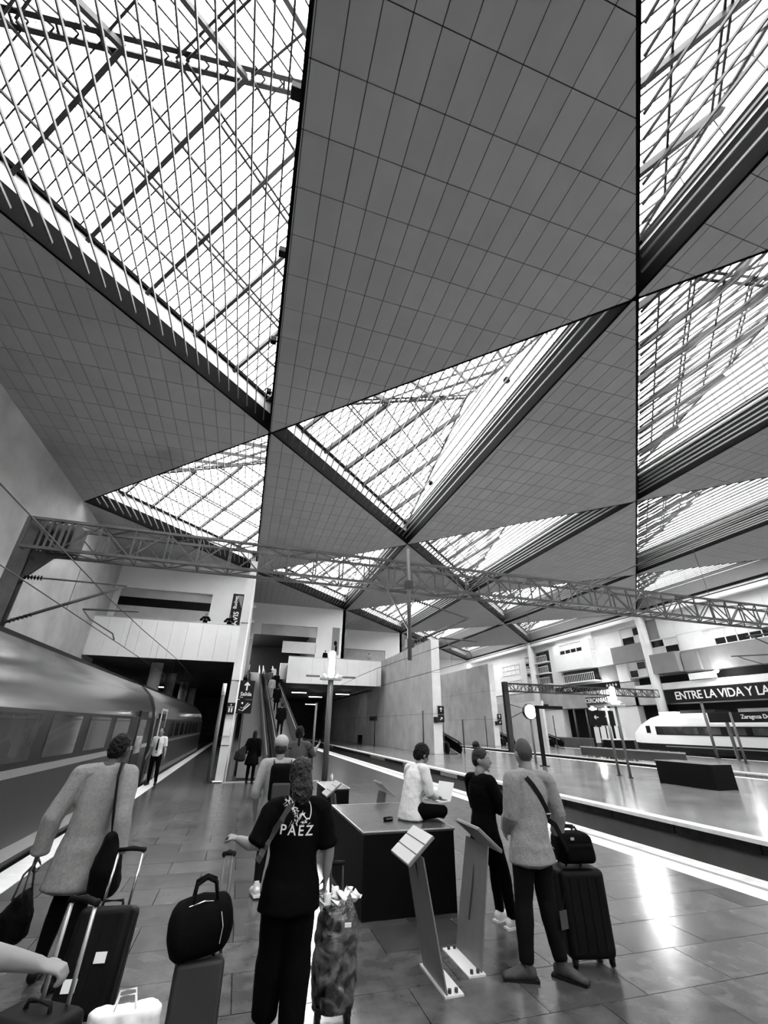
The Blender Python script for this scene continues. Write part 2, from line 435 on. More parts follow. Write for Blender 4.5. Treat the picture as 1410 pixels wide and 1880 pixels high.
NEARG = {(-1, -1), (0, 0), (1, -1), (-1, 1)}
FAR = {-1: 2, 0: 3, 1: 4, 2: 5, 3: 6}           # where each strip of roof meets the stepped far wall
for i in range(-1, 4):
    for j in range(-3, 9):
        if (i+1+j) % 2 == 0 and j+1 <= FAR[i]+2: soffit(i, j, (i, j) in NEARP)
        if (i+j) % 2 == 0 and j+1 <= FAR[i]+1: rooflight(i, j, (i, j) in NEARG, 0)
# floodlights along the first gable
for k, (y, z, s) in enumerate([(5.45, 17.0, .30), (9.93, 17.0, .26), (13.46, 16.4, .24), (16.43, 16.2, .22)]):
    t = empty('floodlight', (LX0-0.33, y, z), 0, ('black box floodlight on the first gable at the end of the big ridge beam', 'second black box floodlight along the first gable from the ridge beam', 'third black box floodlight along the first gable from the ridge beam', 'black box floodlight on the first gable nearest the meeting point of the soffits')[k], 'floodlight', 'floodlights along the first gable')
    link('lamp_body', rbox_mesh(s, s, s*1.1, 0.02, 2), 'black_matt', t)
    MB().bar((0, 0, s*0.5), (0.33, 0, s*0.5), 0.05).build('bracket', 'steel_dark', t)
for k, (y, z) in enumerate([(LY0-4.6, ZC+2.4), (LY0+5.2, ZC+2.0)]):
    t = empty('floodlight', (LX0+LD-0.45, y, z), 0.3, ('round dark floodlight under the second gable near its peak', 'round dark floodlight under the second gable near the narrow corner')[k], 'floodlight', 'round floodlights under the second gable')
    MB().tube([(0, 0, 0), (0, 0, 0.16), (0, 0, 0.30)], [0.17, 0.15, 0.06], 14).build('lamp_body', 'black_matt', t, smooth=True)
    MB().bar((0, 0, 0.25), (0.42, 0, 0.45), 0.05).build('bracket', 'steel_dark', t)

# ------------------------------------------------------------------ platforms, tracks
YB, YF = -22.0, 112.0                           # hall from behind the photographer to its far end
def structure(mb, name, m, label, cat, parent=None, **kw):
    return mb.build(name, m, parent, label if parent is None else None, cat if parent is None else None, kind='structure' if parent is None else None, **kw)
def hplatform(x0, x1, y0, y1, label, name='platform'):
    p = structure(MB().box(x0+0.12, x1-0.12, y0, y1, -0.95, -0.035), name, 'joint', label, 'platform'); return p
EL, ER = -3.0, 7.75
plat = hplatform(EL, ER, YB, YF, 'dark polished stone platform with pale edge strips beside the grey train')
MB().box(EL, EL+0.40, YB, YF, -0.30, 0.0).build('edge_strip', 'edge_white', plat)
MB().box(ER-0.36, ER, YB, YF, -0.30, 0.0).build('coping', 'coping', plat)
MB().box(ER-0.46, ER-0.365, YB, YF, -0.30, -0.004).build('edge_line', 'edge_grey', plat)
MB().box(ER-0.86, ER-0.465, YB, YF, -0.30, 0.0).build('edge_strip', 'edge_white', plat)
TX, TY = 0.925, 0.62
pool = []
nx = round((ER-0.86-EL-0.40)/TX); TX = (ER-0.865-EL-0.405)/nx
slabm = link  # shared slab mesh
sm = MB().box(0.004, TX-0.004, 0.004, TY-0.004, -0.05, 0.0).mesh('slab'); sm2 = MB().box(0.004, TX/2-0.004, 0.004, TY-0.004, -0.05, 0.0).mesh('slab')
rest = MB(); cnt = 0; row = 0; y = 2.2
def slabs_row(y, row, near):
    global cnt
    x = EL+0.405
    segs = [TX]*nx if row % 2 == 0 else [TX/2]+[TX]*(nx-1)+[TX/2]
    for w in segs:
        if near: link('slab', sm if w > TX*0.7 else sm2, 'paving', plat, (x, y, R.uniform(-0.0015, 0.0)))
        else: rest.box(x+.004, x+w-.004, y+.004, y+TY-.004, -0.05, 0.0)
        x += w
while y < 46:
    slabs_row(y, row, y < 2.2+TY*25); y += TY; row += 1
rest.box(EL+0.405, ER-0.865, y, YF, -0.05, 0.0); rest.box(EL+0.405, ER-0.865, YB, 2.196, -0.05, 0.0)
rest.build('slab', 'paving', plat, kind='stuff')
P2A, P2B, P3A, P3B = 10.45, 23.9, 26.8, 38.6
def side_platform(a, b, label):
    p = hplatform(a, b, YB, YF, label)
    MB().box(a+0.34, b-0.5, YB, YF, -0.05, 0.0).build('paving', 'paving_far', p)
    MB().box(a, a+0.34, YB, YF, -0.08, 0.0).build('edge_strip', 'edge_white', p)
    MB().box(b-0.5, b, YB, YF, -0.08, 0.0).build('edge_strip', 'edge_white', p)
    y = 2.0; cms = [MB().box(0, 0.30, 0, 1.96, -0.26, -0.085).mesh('coping_block') for q in (0, 1)]
    while y < 60:
        dk = R.random() < .8; link('coping_block', cms[dk], 'coping_dark' if dk else 'edge_grey', p, (a+0.02, y, 0)); y += 2.0
    MB().box(a+0.10, a+0.14, YB, YF, -0.95, -0.26).build('face', 'concrete_dark', p)
    return p
side_platform(P2A, P2B, 'polished stone island platform across the empty track with concrete ramp walls')
side_platform(P3A, P3B, 'far stone platform in front of the white train')
structure(MB().box(-13, 60, YB, YF, -1.4, -0.95), 'track_bed', 'ballast', 'grey ballast bed of the tracks between the platforms', 'ground')
structure(MB().box(43.3, 60, YB, YF, -0.95, 0.95), 'floor', 'concrete_dark', 'raised concrete floor at the foot of the building behind the white train', 'floor')
for x, lab in ((-5.2, 'under the grey train on the wall side'), (-3.75, 'under the grey train on the platform side'), (8.4, 'of the empty track on the photographer\'s side'), (9.85, 'of the empty track beside the island platform'),
               (24.75, 'behind the island platform'), (26.2, 'at the foot of the far platform'), (40.3, 'under the white train on the platform side'), (41.75, 'under the white train on the building side')):
    r = MB(); r.box(x-.07, x+.07, YB, YF, -0.95, -0.91).box(x-.012, x+.012, YB, YF, -0.91, -0.81).box(x-.036, x+.036, YB, YF, -0.81, -0.77)
    r.build('track_rail', 'rail_steel', None, 'steel running rail '+lab, 'rail', 'running rails')

# ------------------------------------------------------------------ walls
ZT = ZC+0.25
wl = structure(MB().box(-12.5, LX0-LD, YB, LY0+2*LD, -1.4, ZT), 'wall_left', 'concrete', 'tall plain concrete wall behind the grey train', 'wall')
structure(MB().box(-12.5, 60, YB-0.4, YB, -1.4, ZT), 'wall_back', 'concrete', 'concrete end wall of the hall behind the viewer', 'wall')
structure(MB().box(20, 60, YF, YF+0.4, -1.4, ZT), 'wall_far_end', 'wall_paint', 'pale end wall far down the hall', 'wall')
def xw(i): return LX0+i*LD
def yw(j): return LY0+j*LD
ZG0, ZG1 = 6.2, 8.95                             # gallery: underside and parapet top (left one a touch higher)
def far_wall(name, i, label, hole):
    """wall in strip i at lattice row FAR[i], with a recessed panel band; hole = list of (x0,x1,z0,z1) openings"""
    x0, x1, y = xw(i), xw(i+1), yw(FAR[i]); zb = 6.6
    xs = sorted({x0, x1}|{h[0] for h in hole}|{h[1] for h in hole}); mb = MB()
    for a, b in zip(xs[:-1], xs[1:]):
        cut = sorted((h[2], h[3]) for h in hole if h[0] <= a+1e-6 and h[1] >= b-1e-6); z = zb
        for c0, c1 in cut:
            if c0 > z: mb.box(a, b, y, y+0.35, z, c0)
            z = max(z, c1)
        mb.box(a, b, y, y+0.35, z, ZT)
    return structure(mb, name, 'wall_paint', label, 'wall')
y2, y3, y4 = yw(2), yw(3), yw(4)
w = far_wall('wall_far_left', -1, 'pale wall with a long recessed band above the left gallery', [(-11.6, -4.1, 9.9, 12.5)])
MB().box(-11.6, -4.1, y2+0.30, y2+0.34, 11.75, 12.5).build('glass_band', 'concrete', w)
MB().box(-11.6, -4.1, y2+0.30, y2+0.34, 9.9, 11.0).build('lower_band', 'concrete', w)
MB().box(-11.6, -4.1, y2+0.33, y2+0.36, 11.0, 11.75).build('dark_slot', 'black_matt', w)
w = far_wall('wall_far_middle', 0, 'pale wall with dark entrance and recessed bands above the middle gallery', [(0.0, 3.4, 6.6, 11.4), (0.75, 3.4, 11.4, 12.6), (3.4, 7.3, 8.3, 12.6)])
MB().box(0.75, 7.3, y3+0.25, y3+0.30, 11.4, 12.6).build('upper_band', 'concrete', w)
MB().box(3.4, 7.3, y3+0.25, y3+0.30, 9.5, 10.8).build('lower_band', 'concrete_light', w)
MB().box(-0.6, 7.6, 70, 70.2, 6.2, 13).build('dark_slot', 'black_matt', w)  # black sheet, soffit and cheek paint in the shade of the entrance
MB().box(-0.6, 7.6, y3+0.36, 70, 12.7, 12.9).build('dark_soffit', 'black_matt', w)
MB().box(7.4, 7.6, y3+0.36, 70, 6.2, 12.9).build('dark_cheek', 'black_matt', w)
w = far_wall('wall_far_right', 1, 'pale wall with a recessed band further back above the gallery', [(11.2, 19.4, 8.6, 12.2)])
MB().box(11.2, 19.4, y4+0.25, y4+0.3, 10.3, 12.2).build('upper_band', 'concrete', w)
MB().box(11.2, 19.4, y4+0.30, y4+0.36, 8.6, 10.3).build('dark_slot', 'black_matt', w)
far_wall('wall_far_end_1', 2, 'pale wall stepping back behind the concrete ramp walls', [])
far_wall('wall_far_end_2', 3, 'pale end wall by the flat windows of the hotel building', [])
for k, (i, ja, jb) in enumerate([(0, 2, 3), (1, 3, 4), (2, 4, 5), (3, 5, 6)]):
    s = structure(MB().box(xw(i)-0.35, xw(i), yw(ja), yw(jb)+.35, 6.2, ZT), 'wall_step_%d' % (k+1), 'wall_paint' if k else 'concrete_dark', 'narrow return wall stepping back between %s far walls' % ('first and second', 'second and third', 'third and fourth', 'last two')[k], 'wall')
    for q in range(3):
        if k < 2: MB().box(xw(i), xw(i)+0.5, yw(ja)+3+0*q, yw(ja)+3.5, 9.3+q*1.55, 9.5+q*1.55).build('ledge', 'beam_white', s)
# undercroft: solid far wall, side walls, dark
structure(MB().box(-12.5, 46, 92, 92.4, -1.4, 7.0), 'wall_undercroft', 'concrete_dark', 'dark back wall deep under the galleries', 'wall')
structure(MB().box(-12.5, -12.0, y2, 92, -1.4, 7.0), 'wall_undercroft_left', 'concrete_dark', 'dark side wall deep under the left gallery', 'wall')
def gallery(x0, x1, y, z0, z1, ydeep, label, nseg):
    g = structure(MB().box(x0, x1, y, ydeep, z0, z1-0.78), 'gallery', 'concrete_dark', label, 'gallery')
    w = (x1-x0)/nseg
    for k in range(nseg):
        MB().box(x0+k*w+0.008, x0+(k+1)*w-0.008, y-0.16, y, z0-0.05, z1).build('parapet_panel', 'parapet', g)
    MB().bar((x0, y-0.08, z1+0.06), (x1, y-0.08, z1+0.06), 0.07, 0.05).build('handrail', 'steel_light', g)
    return g
gallery(-12.03, -0.63, 38.0, 6.5, 9.32, 92, 'left upper gallery with a bright white panelled parapet', 10)
gallery(4.15, 15.0, 50.6, 6.15, 8.85, 92, 'middle upper gallery with a pale panelled parapet beside the moving ramp', 8)
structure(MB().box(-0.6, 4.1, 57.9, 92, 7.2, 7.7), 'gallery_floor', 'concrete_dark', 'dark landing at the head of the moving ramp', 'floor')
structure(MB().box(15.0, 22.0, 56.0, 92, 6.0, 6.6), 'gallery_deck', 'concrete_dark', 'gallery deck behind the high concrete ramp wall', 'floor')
for k, (x, y) in enumerate([(-7.4, 41.5), (-7.4, 50.0), (-7.2, 60.0), (-7.2, 70.0)]):
    MB().tube([(x, y, -0.95), (x, y, 6.5)], 0.48, 20).build('column', 'concrete_light', None, 'round concrete column under the left gallery beside the train', 'column', 'round columns under the gallery', smooth=True)
# ramp flank walls
fl = structure(MB().box(-0.62, -0.31, 20.05, y2+0.2, 0, 8.95), 'wall_ramp_left', 'concrete_light', 'tall slim white wall end at the foot of the moving ramp', 'wall')
for z in (1.2, 3.6, 6.0): MB().box(-0.63, -0.30, 20.03, 20.06, z, z+0.02).build('joint', 'joint', fl)
def ramp_wall(x, y0, y1, z1, label, n, name):
    w = structure(MB().box(x+0.05, x+0.75, y0+0.05, y1, 0, z1-0.05), name, 'joint', label, 'wall')
    ys = [y0+(y1-y0)*q/n for q in range(n+1)]
    for a, b in zip(ys[:-1], ys[1:]):
        for c, e in ((0, 3.0), (3.0, 6.3), (6.3, z1)):
            MB().box(x, x+0.06, a+.015, b-.015, c+.012, e-.012).build('panel', 'concrete', w)
    for c, e in ((0, 3.0), (3.0, 6.3), (6.3, z1)): MB().box(x, x+0.8, y0, y0+.06, c+.012, e-.012).build('panel', 'concrete_light', w)
    return w
ramp_wall(15.5, 36.5, 92, 9.15, 'high concrete ramp wall on the island platform with two spotlights', 10, 'wall_ramp_middle')
ramp_wall(30.4, 52.5, 78, 9.65, 'high concrete ramp wall standing beyond the round clock', 4, 'wall_ramp_right')
# ------------------------------------------------------------------ building on the right
XF = 45.6
wr = structure(MB().box(XF+1.2, XF+1.6, YB, YF, -0.95, 18.0), 'wall_right', 'facade_light', 'pale hotel facade with bays and balconies behind the white train', 'wall')
def fblock(y0, y1, z0, z1, m, name='facade_panel', out=0.0, back=1.2):
    return MB().box(XF-out, XF+back, y0+.01, y1-.01, z0+.01, z1-.01).build(name, m, wr)
# upper storeys as separate cladding pieces
for a, b in ((15, 21), (21, 27), (27, 34), (34, 36.8)): fblock(a, b, 11.6, 15.2, 'facade_light')
for a, b in ((15, 21), (21, 27), (27, 34), (34, 36.8)): fblock(a, b, 7.65, 9.85, 'facade_grey' if a > 20 else 'facade_light')
fblock(33.95, 36.8, 9.85, 11.6, 'facade_light'); fblock(36.8, 40.5, 11.5, 15.2, 'facade_light')
fblock(38.9, 40.3, 11.6, 13.9, 'facade_grey', out=.05, back=.0)
fblock(36.85, 40.5, 7.75, 9.85, 'facade_grey', 'bay', out=0.9)
fblock(34.8, 36.7, 7.75, 9.6, 'facade_grey', 'bay', out=0.35)
fblock(40.5, 49.3, 13.6, 15.2, 'facade_light'); fblock(44.6, 49.3, 11.5, 13.6, 'facade_light')
fblock(40.6, 46.0, 9.5, 11.5, 'facade_grey', 'bay', out=0.7); fblock(46.0, 49.3, 9.6, 11.5, 'facade_light', 'bay', out=0.4)
fblock(44.6, 46.4, 7.4, 9.5, 'facade_light'); fblock(46.4, 49.3, 7.4, 9.6, 'facade_grey')
fblock(49.3, 57.2, 9.65, 11.9, 'facade_light', 'bay', out=0.9); fblock(49.3, 57.2, 13.4, 15.2, 'facade_light', out=0.3)
fblock(49.3, 50.8, 11.9, 13.4, 'facade_light', 'bay', out=0.9); fblock(55.8, 57.2, 11.9, 13.4, 'facade_light', 'bay', out=0.9)
fblock(57.2, 59.4, 7.4, 15.2, 'facade_light'); fblock(59.4, 63.2, 13.3, 15.2, 'facade_light')
fblock(63.2, 80, 12.9, 15.2, 'facade_light'); fblock(66.0, 80, 7.4, 12.9, 'facade_light'); fblock(80, 111, 1.0, 15.2, 'facade_light')
# lower bands
fblock(15, 44, 6.1, 6.8, 'facade_light', 'band', out=0.15); fblock(15, 44, 6.8, 7.65, 'black_matt', 'recess', out=-0.7)  # black slab at the back paints in the shade of the recess
fblock(44, 80, 4.65, 7.3, 'concrete', 'band', out=0.1); fblock(41, 44.5, 4.65, 6.1, 'concrete', 'band', out=0.1)
fblock(58.4, 80, 0.95, 4.6, 'facade_light'); fblock(44.5, 51.1, 0.95, 4.6, 'facade_light', 'ground_wall')
fblock(51.1, 58.4, 0.95, 4.6, 'black_matt', 'entrance', out=-1.0); fblock(15, 44.5, 0.95, 4.65, 'black_matt', 'entrance', out=-0.9)  # shade inside the openings is put in as black slabs
for y in (53.5, 56.0): MB().tube([(XF+.1, y, .95), (XF+.1, y, 4.65)], 0.14, 12).build('entrance_post', 'steel_mid', wr, smooth=True)
WN = [0]
def window(y0, y1, z0, z1, cols, rows, out, shade, label, sub=0.0):
    """window unit facing the tracks; shade = fraction of each pane column that is curtained from the top"""
    WN[0] += 1; x = XF-out; t = empty('window_%d' % WN[0], (x, (y0+y1)/2, z0), 0, label, 'window', kind='structure')
    yc = (y0+y1)/2; w = (y1-y0)/cols; h = (z1-z0)/rows; fw = 0.07; fr = MB()
    for k in range(cols+1): fr.box(-0.06, 0.10, y0+k*w-fw/2-yc, y0+k*w+fw/2-yc, 0, z1-z0)
    for k in range(rows+1): fr.box(-0.06, 0.10, y0-yc, y1-yc, k*h-fw/2, k*h+fw/2)
    fr.build('frame', 'white_plain', t)
    for k in range(cols):
        for q in range(rows):
            a, b, c, e = y0+k*w+fw/2-yc, y0+(k+1)*w-fw/2-yc, q*h+fw/2, (q+1)*h-fw/2
            s = shade(k, q) if callable(shade) else shade; zc = e-(e-c)*s
            if s < 0.99: MB().box(0.02, 0.06, a, b, c, zc).build('pane', 'window_dark', t)
            if s > 0.01: MB().box(0.02, 0.06, a, b, zc, e).build('blind', 'curtain', t)
    return t
window(27.0, 33.9, 9.9, 11.55, 6, 1, -0.05, lambda k, q: 0.62 if k < 5 else 1.0, 'long band window with white blinds half drawn, above the black banner')
window(15.2, 26.8, 9.9, 11.55, 9, 1, -0.05, lambda k, q: 0.62, 'long band window with white blinds at the end of the facade')
window(36.9, 40.4, 9.9, 11.5, 2, 2, -0.1, lambda k, q: (1.0 if (k+q) % 2 else 0.0), 'square window of dark and pale panes above the grey box bay')
window(40.7, 44.5, 11.55, 13.5, 2, 2, -0.1, lambda k, q: (0.0 if (k+q) % 2 else 1.0), 'upper window of dark and pale panes left of the round column')
window(41.9, 44.5, 7.75, 9.45, 2, 2, -0.1, lambda k, q: (0.0 if (k+q) % 2 else 1.0), 'lower window of dark and pale panes under the grey bay')
window(50.9, 55.7, 11.9, 13.3, 4, 1, 0.85, lambda k, q: 0.62, 'white bay window with blinds drawn down to a dark strip')
def balcony(y0, y1, z, h, hz, label):
    t = empty('balcony', (XF, (y0+y1)/2, z), 0, label, 'balcony'); w = (y1-y0)/2
    MB().box(-0.6, 1.2, -w, w, -0.14, 0).build('floor_slab', 'white_plain', t)
    MB().box(0.3, 0.4, -w, w, 0, h).build('back_wall', 'window_dark', t)
    n = max(4, int((y1-y0)/0.35))
    for k in range(n+1): MB().box(-0.56, -0.52, -w+k*2*w/n-.02, -w+k*2*w/n+.02, 0, hz).build('baluster', 'white_plain', t)
    MB().box(-0.58, -0.50, -w, w, hz, hz+.06).build('handrail', 'white_plain', t)
balcony(50.0, 57.1, 8.05, 1.55, 0.95, 'wide balcony with white railing under the white bay window')
for k, z in enumerate((8.3, 9.95, 11.6)):
    balcony(59.5, 63.1, z, 1.5, 0.9, ('lowest', 'middle', 'top')[k]+' of three small stacked balconies beside the far round column')
for k, z in enumerate((8.2, 9.8, 11.4)):
    window(63.9, 66.0, z, z+1.3, 2, 2, 0.0, lambda k, q: (0.9 if q else 0.2), ('lowest', 'middle', 'top')[k]+' of three stacked white framed windows past the far round column')
window(68.0, 71.5, 8.3, 9.6, 3, 1, 0.02, 0.5, 'low white window far along the pale facade')
window(68.0, 73.5, 10.6, 12.2, 4, 2, 0.02, 0.8, 'tall pale window grid far along the facade')
for y, lab in ((yw(2), 'thick round column rising past the banner at the hotel facade'), (yw(4), 'round column far along the facade beside the stacked balconies')):
    MB().tube([(xw(4)+.3, y, -0.95), (xw(4)+.3, y, 15.0)], 0.50, 24).build('column', 'concrete_light', None, lab, 'column', smooth=True)
structure(MB().box(xw(4), xw(4)+0.55, YB, YF, ZC-0.75, ZC+0.3), 'trim_1', 'beam_white', 'white edge beam where the roof meets the facade', 'trim')
structure(MB().box(xw(4)+0.5, 60, YB, YF, ZC+0.1, ZC+0.4), 'ceiling_strip', 'panel', 'plain strip of ceiling over the hotel facade', 'ceiling')
# banner
bn = empty('banner', (XF-0.35, 28.0, 4.7), 0, 'long black banner with white capital lettering above the white train', 'banner')
MB().box(0, 0.12, -12.6, 11.95, 0, 1.32).build('board', 'sign_black', bn)
lettering('ENTRE LA VIDA Y LA MU', 1.12, 'sign_white', bn, (-0.02, 4.95, 0.66), (0, -1, 0), (0, 0, 1), 0.01, 0.012, 0.93)
cz = empty('sign_board', (XF-0.2, 50.9, 5.0), 0, 'dark sign board with white capitals on the concrete band', 'sign')
MB().box(0, 0.1, -1.95, 1.95, 0, 0.95).build('board', 'facade_dark', cz)
lettering('CERCANIAS', 0.78, 'sign_white', cz, (-0.02, 0, 0.47), (0, -1, 0), (0, 0, 1), 0.01, 0.012, 0.95)
ht = empty('sign_board', (XF-1.2, 51.5, 6.6), 0, 'dark hotel sign with four stars hung under the balconies', 'sign')
MB().box(0, 0.12, -6.2, 6.2, 0, 0.85).build('board', 'sign_black', ht)
lettering('HOTEL', 0.62, 'sign_white', ht, (-0.02, 3.4, 0.42), (0, -1, 0), (0, 0, 1), 0.01)
for k in range(4):
    m = MB(); pts = []
    for q in range(10):
        a = PI/2+q*PI/5; rr = 0.2 if q % 2 == 0 else 0.085; pts.append((rr*math.cos(a), rr*math.sin(a)))
    m.slab([Vector((-0.02, -4.2-k*.5-px, 0.45+pz)) for px, pz in pts], (0.02, 0, 0)); m.build('star', 'sign_white', ht)
# facade lamps
for y, z, lab in ((48.6, 7.05, 'bright wall lamp glowing beside the hotel sign'), (32.9, 7.35, 'bright wall lamp glowing beside the white slanted sign plate')):
    t = empty('wall_lamp', (XF-0.9, y, z), 0, lab, 'lamp', 'wall lamps on the facade')
    MB().ball((0, 0, 0), (0.16, 0.2, 0.16)).build('bulb', 'lamp_small', t, smooth=True)
    MB().bar((0.1, 0, 0.05), (0.9, 0, 0.25), 0.08).build('arm', 'steel_mid', t)
ob = empty('sign_board', (XF-0.45, 34.9, 6.83), 0, 'white slanted sign plate in the dark recess by the wall lamp', 'sign')
MB().box(0, 0.08, -1.5, 1.5, 0, 0.62).build('board', 'sign_white', ob)

# ------------------------------------------------------------------ white train far right
tr = empty('white_train', (41.0, 40.3, 0), 0, 'white train with black window band standing in front of the banner', 'train')
XN, XFR = -1.45, 1.45
def tprof(k, zs=1.0, z0=0.85):                   # body cross-section, k narrows
    return [(-1.45*k, z0), (-1.45*k, 2.5), (-1.34*k, 3.05*zs+.0), (-1.05*k, 3.45*zs), (1.05*k, 3.45*zs), (1.34*k, 3.05*zs), (1.45*k, 2.5), (1.45*k, z0)]
def loft_profiles(secs):
    mb = MB(); n = len(secs[0][1]); vs = []
    for y, pr_ in secs: vs += [(x, y, z) for x, z in pr_]
    fs = [(i*n+k, i*n+(k+1) % n, (i+1)*n+(k+1) % n, (i+1)*n+k) for i in range(len(secs)-1) for k in range(n)]
    fs += [tuple(range(n)), tuple(range((len(secs)-1)*n, len(secs)*n))[::-1]]
    return mb.add(vs, fs)
def nose(k, top, z0):
    return [(-1.45*k, z0), (-1.45*k, min(2.5, top-.35)), (-1.34*k, top-.18), (-1.05*k, top), (1.05*k, top), (1.34*k, top-.18), (1.45*k, min(2.5, top-.35)), (1.45*k, z0)]
loft_profiles([(0.15, nose(.55, 1.55, .95)), (-0.3, nose(.78, 1.95, .9)), (-1.2, nose(.94, 2.5, .85)), (-2.6, nose(1, 3.1, .85)), (-4.3, tprof(1)), (-30, tprof(1))]).build('body', 'train_white', tr)
MB().box(-1.49, -1.44, -30, -3.3, 1.62, 2.35).build('window_band', 'black_gloss', tr)
for y in range(0, 11): MB().box(-1.505, -1.485, -4.9-y*2.1-.8, -4.9-y*2.1+.75, 1.72, 2.26).build('pane', 'train_glass_far', tr)
MB().box(-1.48, -1.43, -2.65, -2.15, 1.75, 2.4).build('cab_window', 'black_gloss', tr)
MB().box(-1.40, 1.40, -30, -0.6, 0.3, 0.86).build('underframe', 'train_dark', tr)
MB().box(-1.46, -1.40, -30, -4, 0.62, 0.70).build('skirt_line', 'train_stripe', tr)
MB().box(-0.9, 0.9, -9.5, -6.0, 3.45, 3.72).build('roof_unit', 'train_dark', tr)
MB().box(-0.9, 0.9, -28, -11.5, 3.45, 3.72).build('roof_unit', 'facade_grey', tr)
MB().box(-0.6, 0.6, -5.3, -3.3, 3.42, 3.66).build('roof_unit', 'train_white', tr)
for y in (-3.2, -8.6, -13, -20, -26):
    MB().tube([(-1.0, y, -.35), (1.0, y, -.35)], .40, 14).build('wheel', 'steel_dark', tr)
# station-name board hung over platform
nb = empty('sign_board', (36.9, 25.6, 2.62), 0, 'black station name board with white lettering hung before the white train', 'sign')
MB().box(0, 0.14, -3.5, 3.5, 0, 0.72).build('board', 'sign_black', nb)
lettering('Zaragoza Delicias', 0.40, 'sign_white', nb, (-0.02, -0.6, 0.38), (0, -1, 0), (0, 0, 1), 0.01, 0.006)
for y in (2.2, -2.6): MB().tube([(0.07, y, -2.62), (0.07, y, 0)], .06, 8).build('post', 'steel_mid', nb)
# ------------------------------------------------------------------ grey train on the left
def coach(y0, y1, label, wins, doors):
    t = empty('train_coach', (-4.5, y0, 0), 0, label, 'train', 'grey train coaches'); L = y1-y0
    half = [(1.30, -.35), (1.42, .1), (1.44, 1.2), (1.42, 2.1), (1.36, 2.42), (1.15, 2.85), (.80, 3.17), (.35, 3.33)]
    pr_ = half+[(-x, z) for x, z in half[::-1]]
    e = [(x*.985, z-.01 if z > 0 else z+.02) for x, z in pr_]
    b = loft_profiles([(0, e), (.12, pr_), (L-.12, pr_), (L, e)]).build('body', 'train_body', t)
    b.data.polygons.foreach_set('use_smooth', [abs(p.normal.y) < .5 for p in b.data.polygons])
    MB().box(1.40, 1.452, .3, L-.3, 1.34, 2.12).build('window_band', 'train_dark', t)
    MB().box(1.40, 1.458, .2, L-.2, 1.22, 1.33).build('stripe', 'train_stripe', t)
    MB().box(1.38, 1.450, .2, L-.2, .30, 1.21).build('lower_panel', 'train_lower', t)
    MB().box(1.36, 1.448, .2, L-.2, .10, .29).build('skirt', 'train_stripe' , t)
    MB().box(1.20, 1.43, .2, L-.2, -.30, .08).build('sill', 'train_dark', t)
    for a, c in wins:
        w = MB().box(1.440, 1.462, a-y0, c-y0, 1.42, 2.06).build('window', 'train_glass', t)
        MB().box(1.445, 1.466, a-y0+.04, c-y0-.04, 1.99, 2.01).build('window_line', 'train_dark', w)
    for a, c in doors:
        d = MB().box(1.40, 1.470, a-y0, c-y0, -.05, 2.30).build('door', 'train_dark', t)
        MB().box(1.468, 1.476, a-y0+.12, c-y0-.12, 1.1, 2.05).build('door_glass', 'train_glass', d)
    for x in (-.62, .62): MB().bar((x, .4, 3.25), (x, L-.4, 3.25), .07, .09).build('roof_rail', 'black_matt', t)
    MB().box(-.3, .3, .8, L-.8, 3.30, 3.36).build('roof_deck', 'black_matt', t)
    for y in (2.5, 5.0, L-5.0, L-2.5): MB().tube([(-.9, y, -.36), (.9, y, -.36)], .405, 16).build('wheel', 'steel_dark', t)
    return t
coach(-7.0, 18.75, 'near coach of the grey train with dark window band along the platform', [(-3.5+2.17*k, -2.0+2.17*k) for k in range(4)]+[(6.9, 8.72), (9.22, 10.75), (11.35, 12.95), (13.45, 15.05)], [(16.3, 17.55)])
c2 = coach(19.45, 42.0, 'second coach of the grey train running into the dark under the gallery', [(23.2+2.17*k, 24.7+2.17*k) for k in range(7)], [(20.3, 21.5)])
MB().box(1.46, 1.49, .75, .83, -.05, 2.45).build('door_frame', 'white_plain', c2); MB().box(1.46, 1.49, 2.05, 2.13, -.05, 2.45).build('door_frame', 'white_plain', c2)
MB().box(1.46, 1.49, .75, 2.13, 2.40, 2.48).build('door_frame', 'white_plain', c2)
g = MB()
for k in range(6): g.tube([(-4.5, 18.77+k*.11, 1.4), (-4.5, 18.87+k*.11, 1.4)], [(1.2, 1.55), (1.12, 1.45)], 20)
g.build('gangway', 'rubber', None, 'black bellows gangway joining the two grey coaches', 'gangway')

# ------------------------------------------------------------------ catenary portals
def portal(name, x0, x1, y, z0, z1, dy, bay, label, posts, m='lattice_steel', ch=.10):
    t = empty(name, (x0, y, 0), 0, label, 'portal'); L = x1-x0
    for b in (-dy/2, dy/2):
        for z in (z0, z1): MB().bar((0, b, z), (L, b, z), ch, ch).build('chord', m, t)
    n = int(L/bay)
    for k in range(n+1):
        x = k*L/n
        for b in (-dy/2, dy/2):
            MB().bar((x, b, z0), (x, b, z1), .05).build('upright', m, t)
            if k < n:
                xa, xb = (x, x+L/n) if (k+(b > 0)) % 2 else (x+L/n, x)
                MB().bar((xa, b, z0), (xb, b, z1), .045).build('brace', m, t)
        if k < n:
            for z in (z0, z1): MB().bar((x, -dy/2 if k % 2 else dy/2, z), (x+L/n, dy/2 if k % 2 else -dy/2, z), .04).build('lacing', m, t)
        MB().bar((x, -dy/2, z0), (x, dy/2, z0), .045).build('lacing', m, t)
    for x in posts:
        p = MB(); p.box(x-.24, x+.24, -.19, -.15, -.95, z1+.15).box(x-.24, x+.24, .15, .19, -.95, z1+.15).box(x-.02, x+.02, -.16, .16, -.95, z1+.15)
        p.build('post', m, t)
    return t
TY0 = 16.5
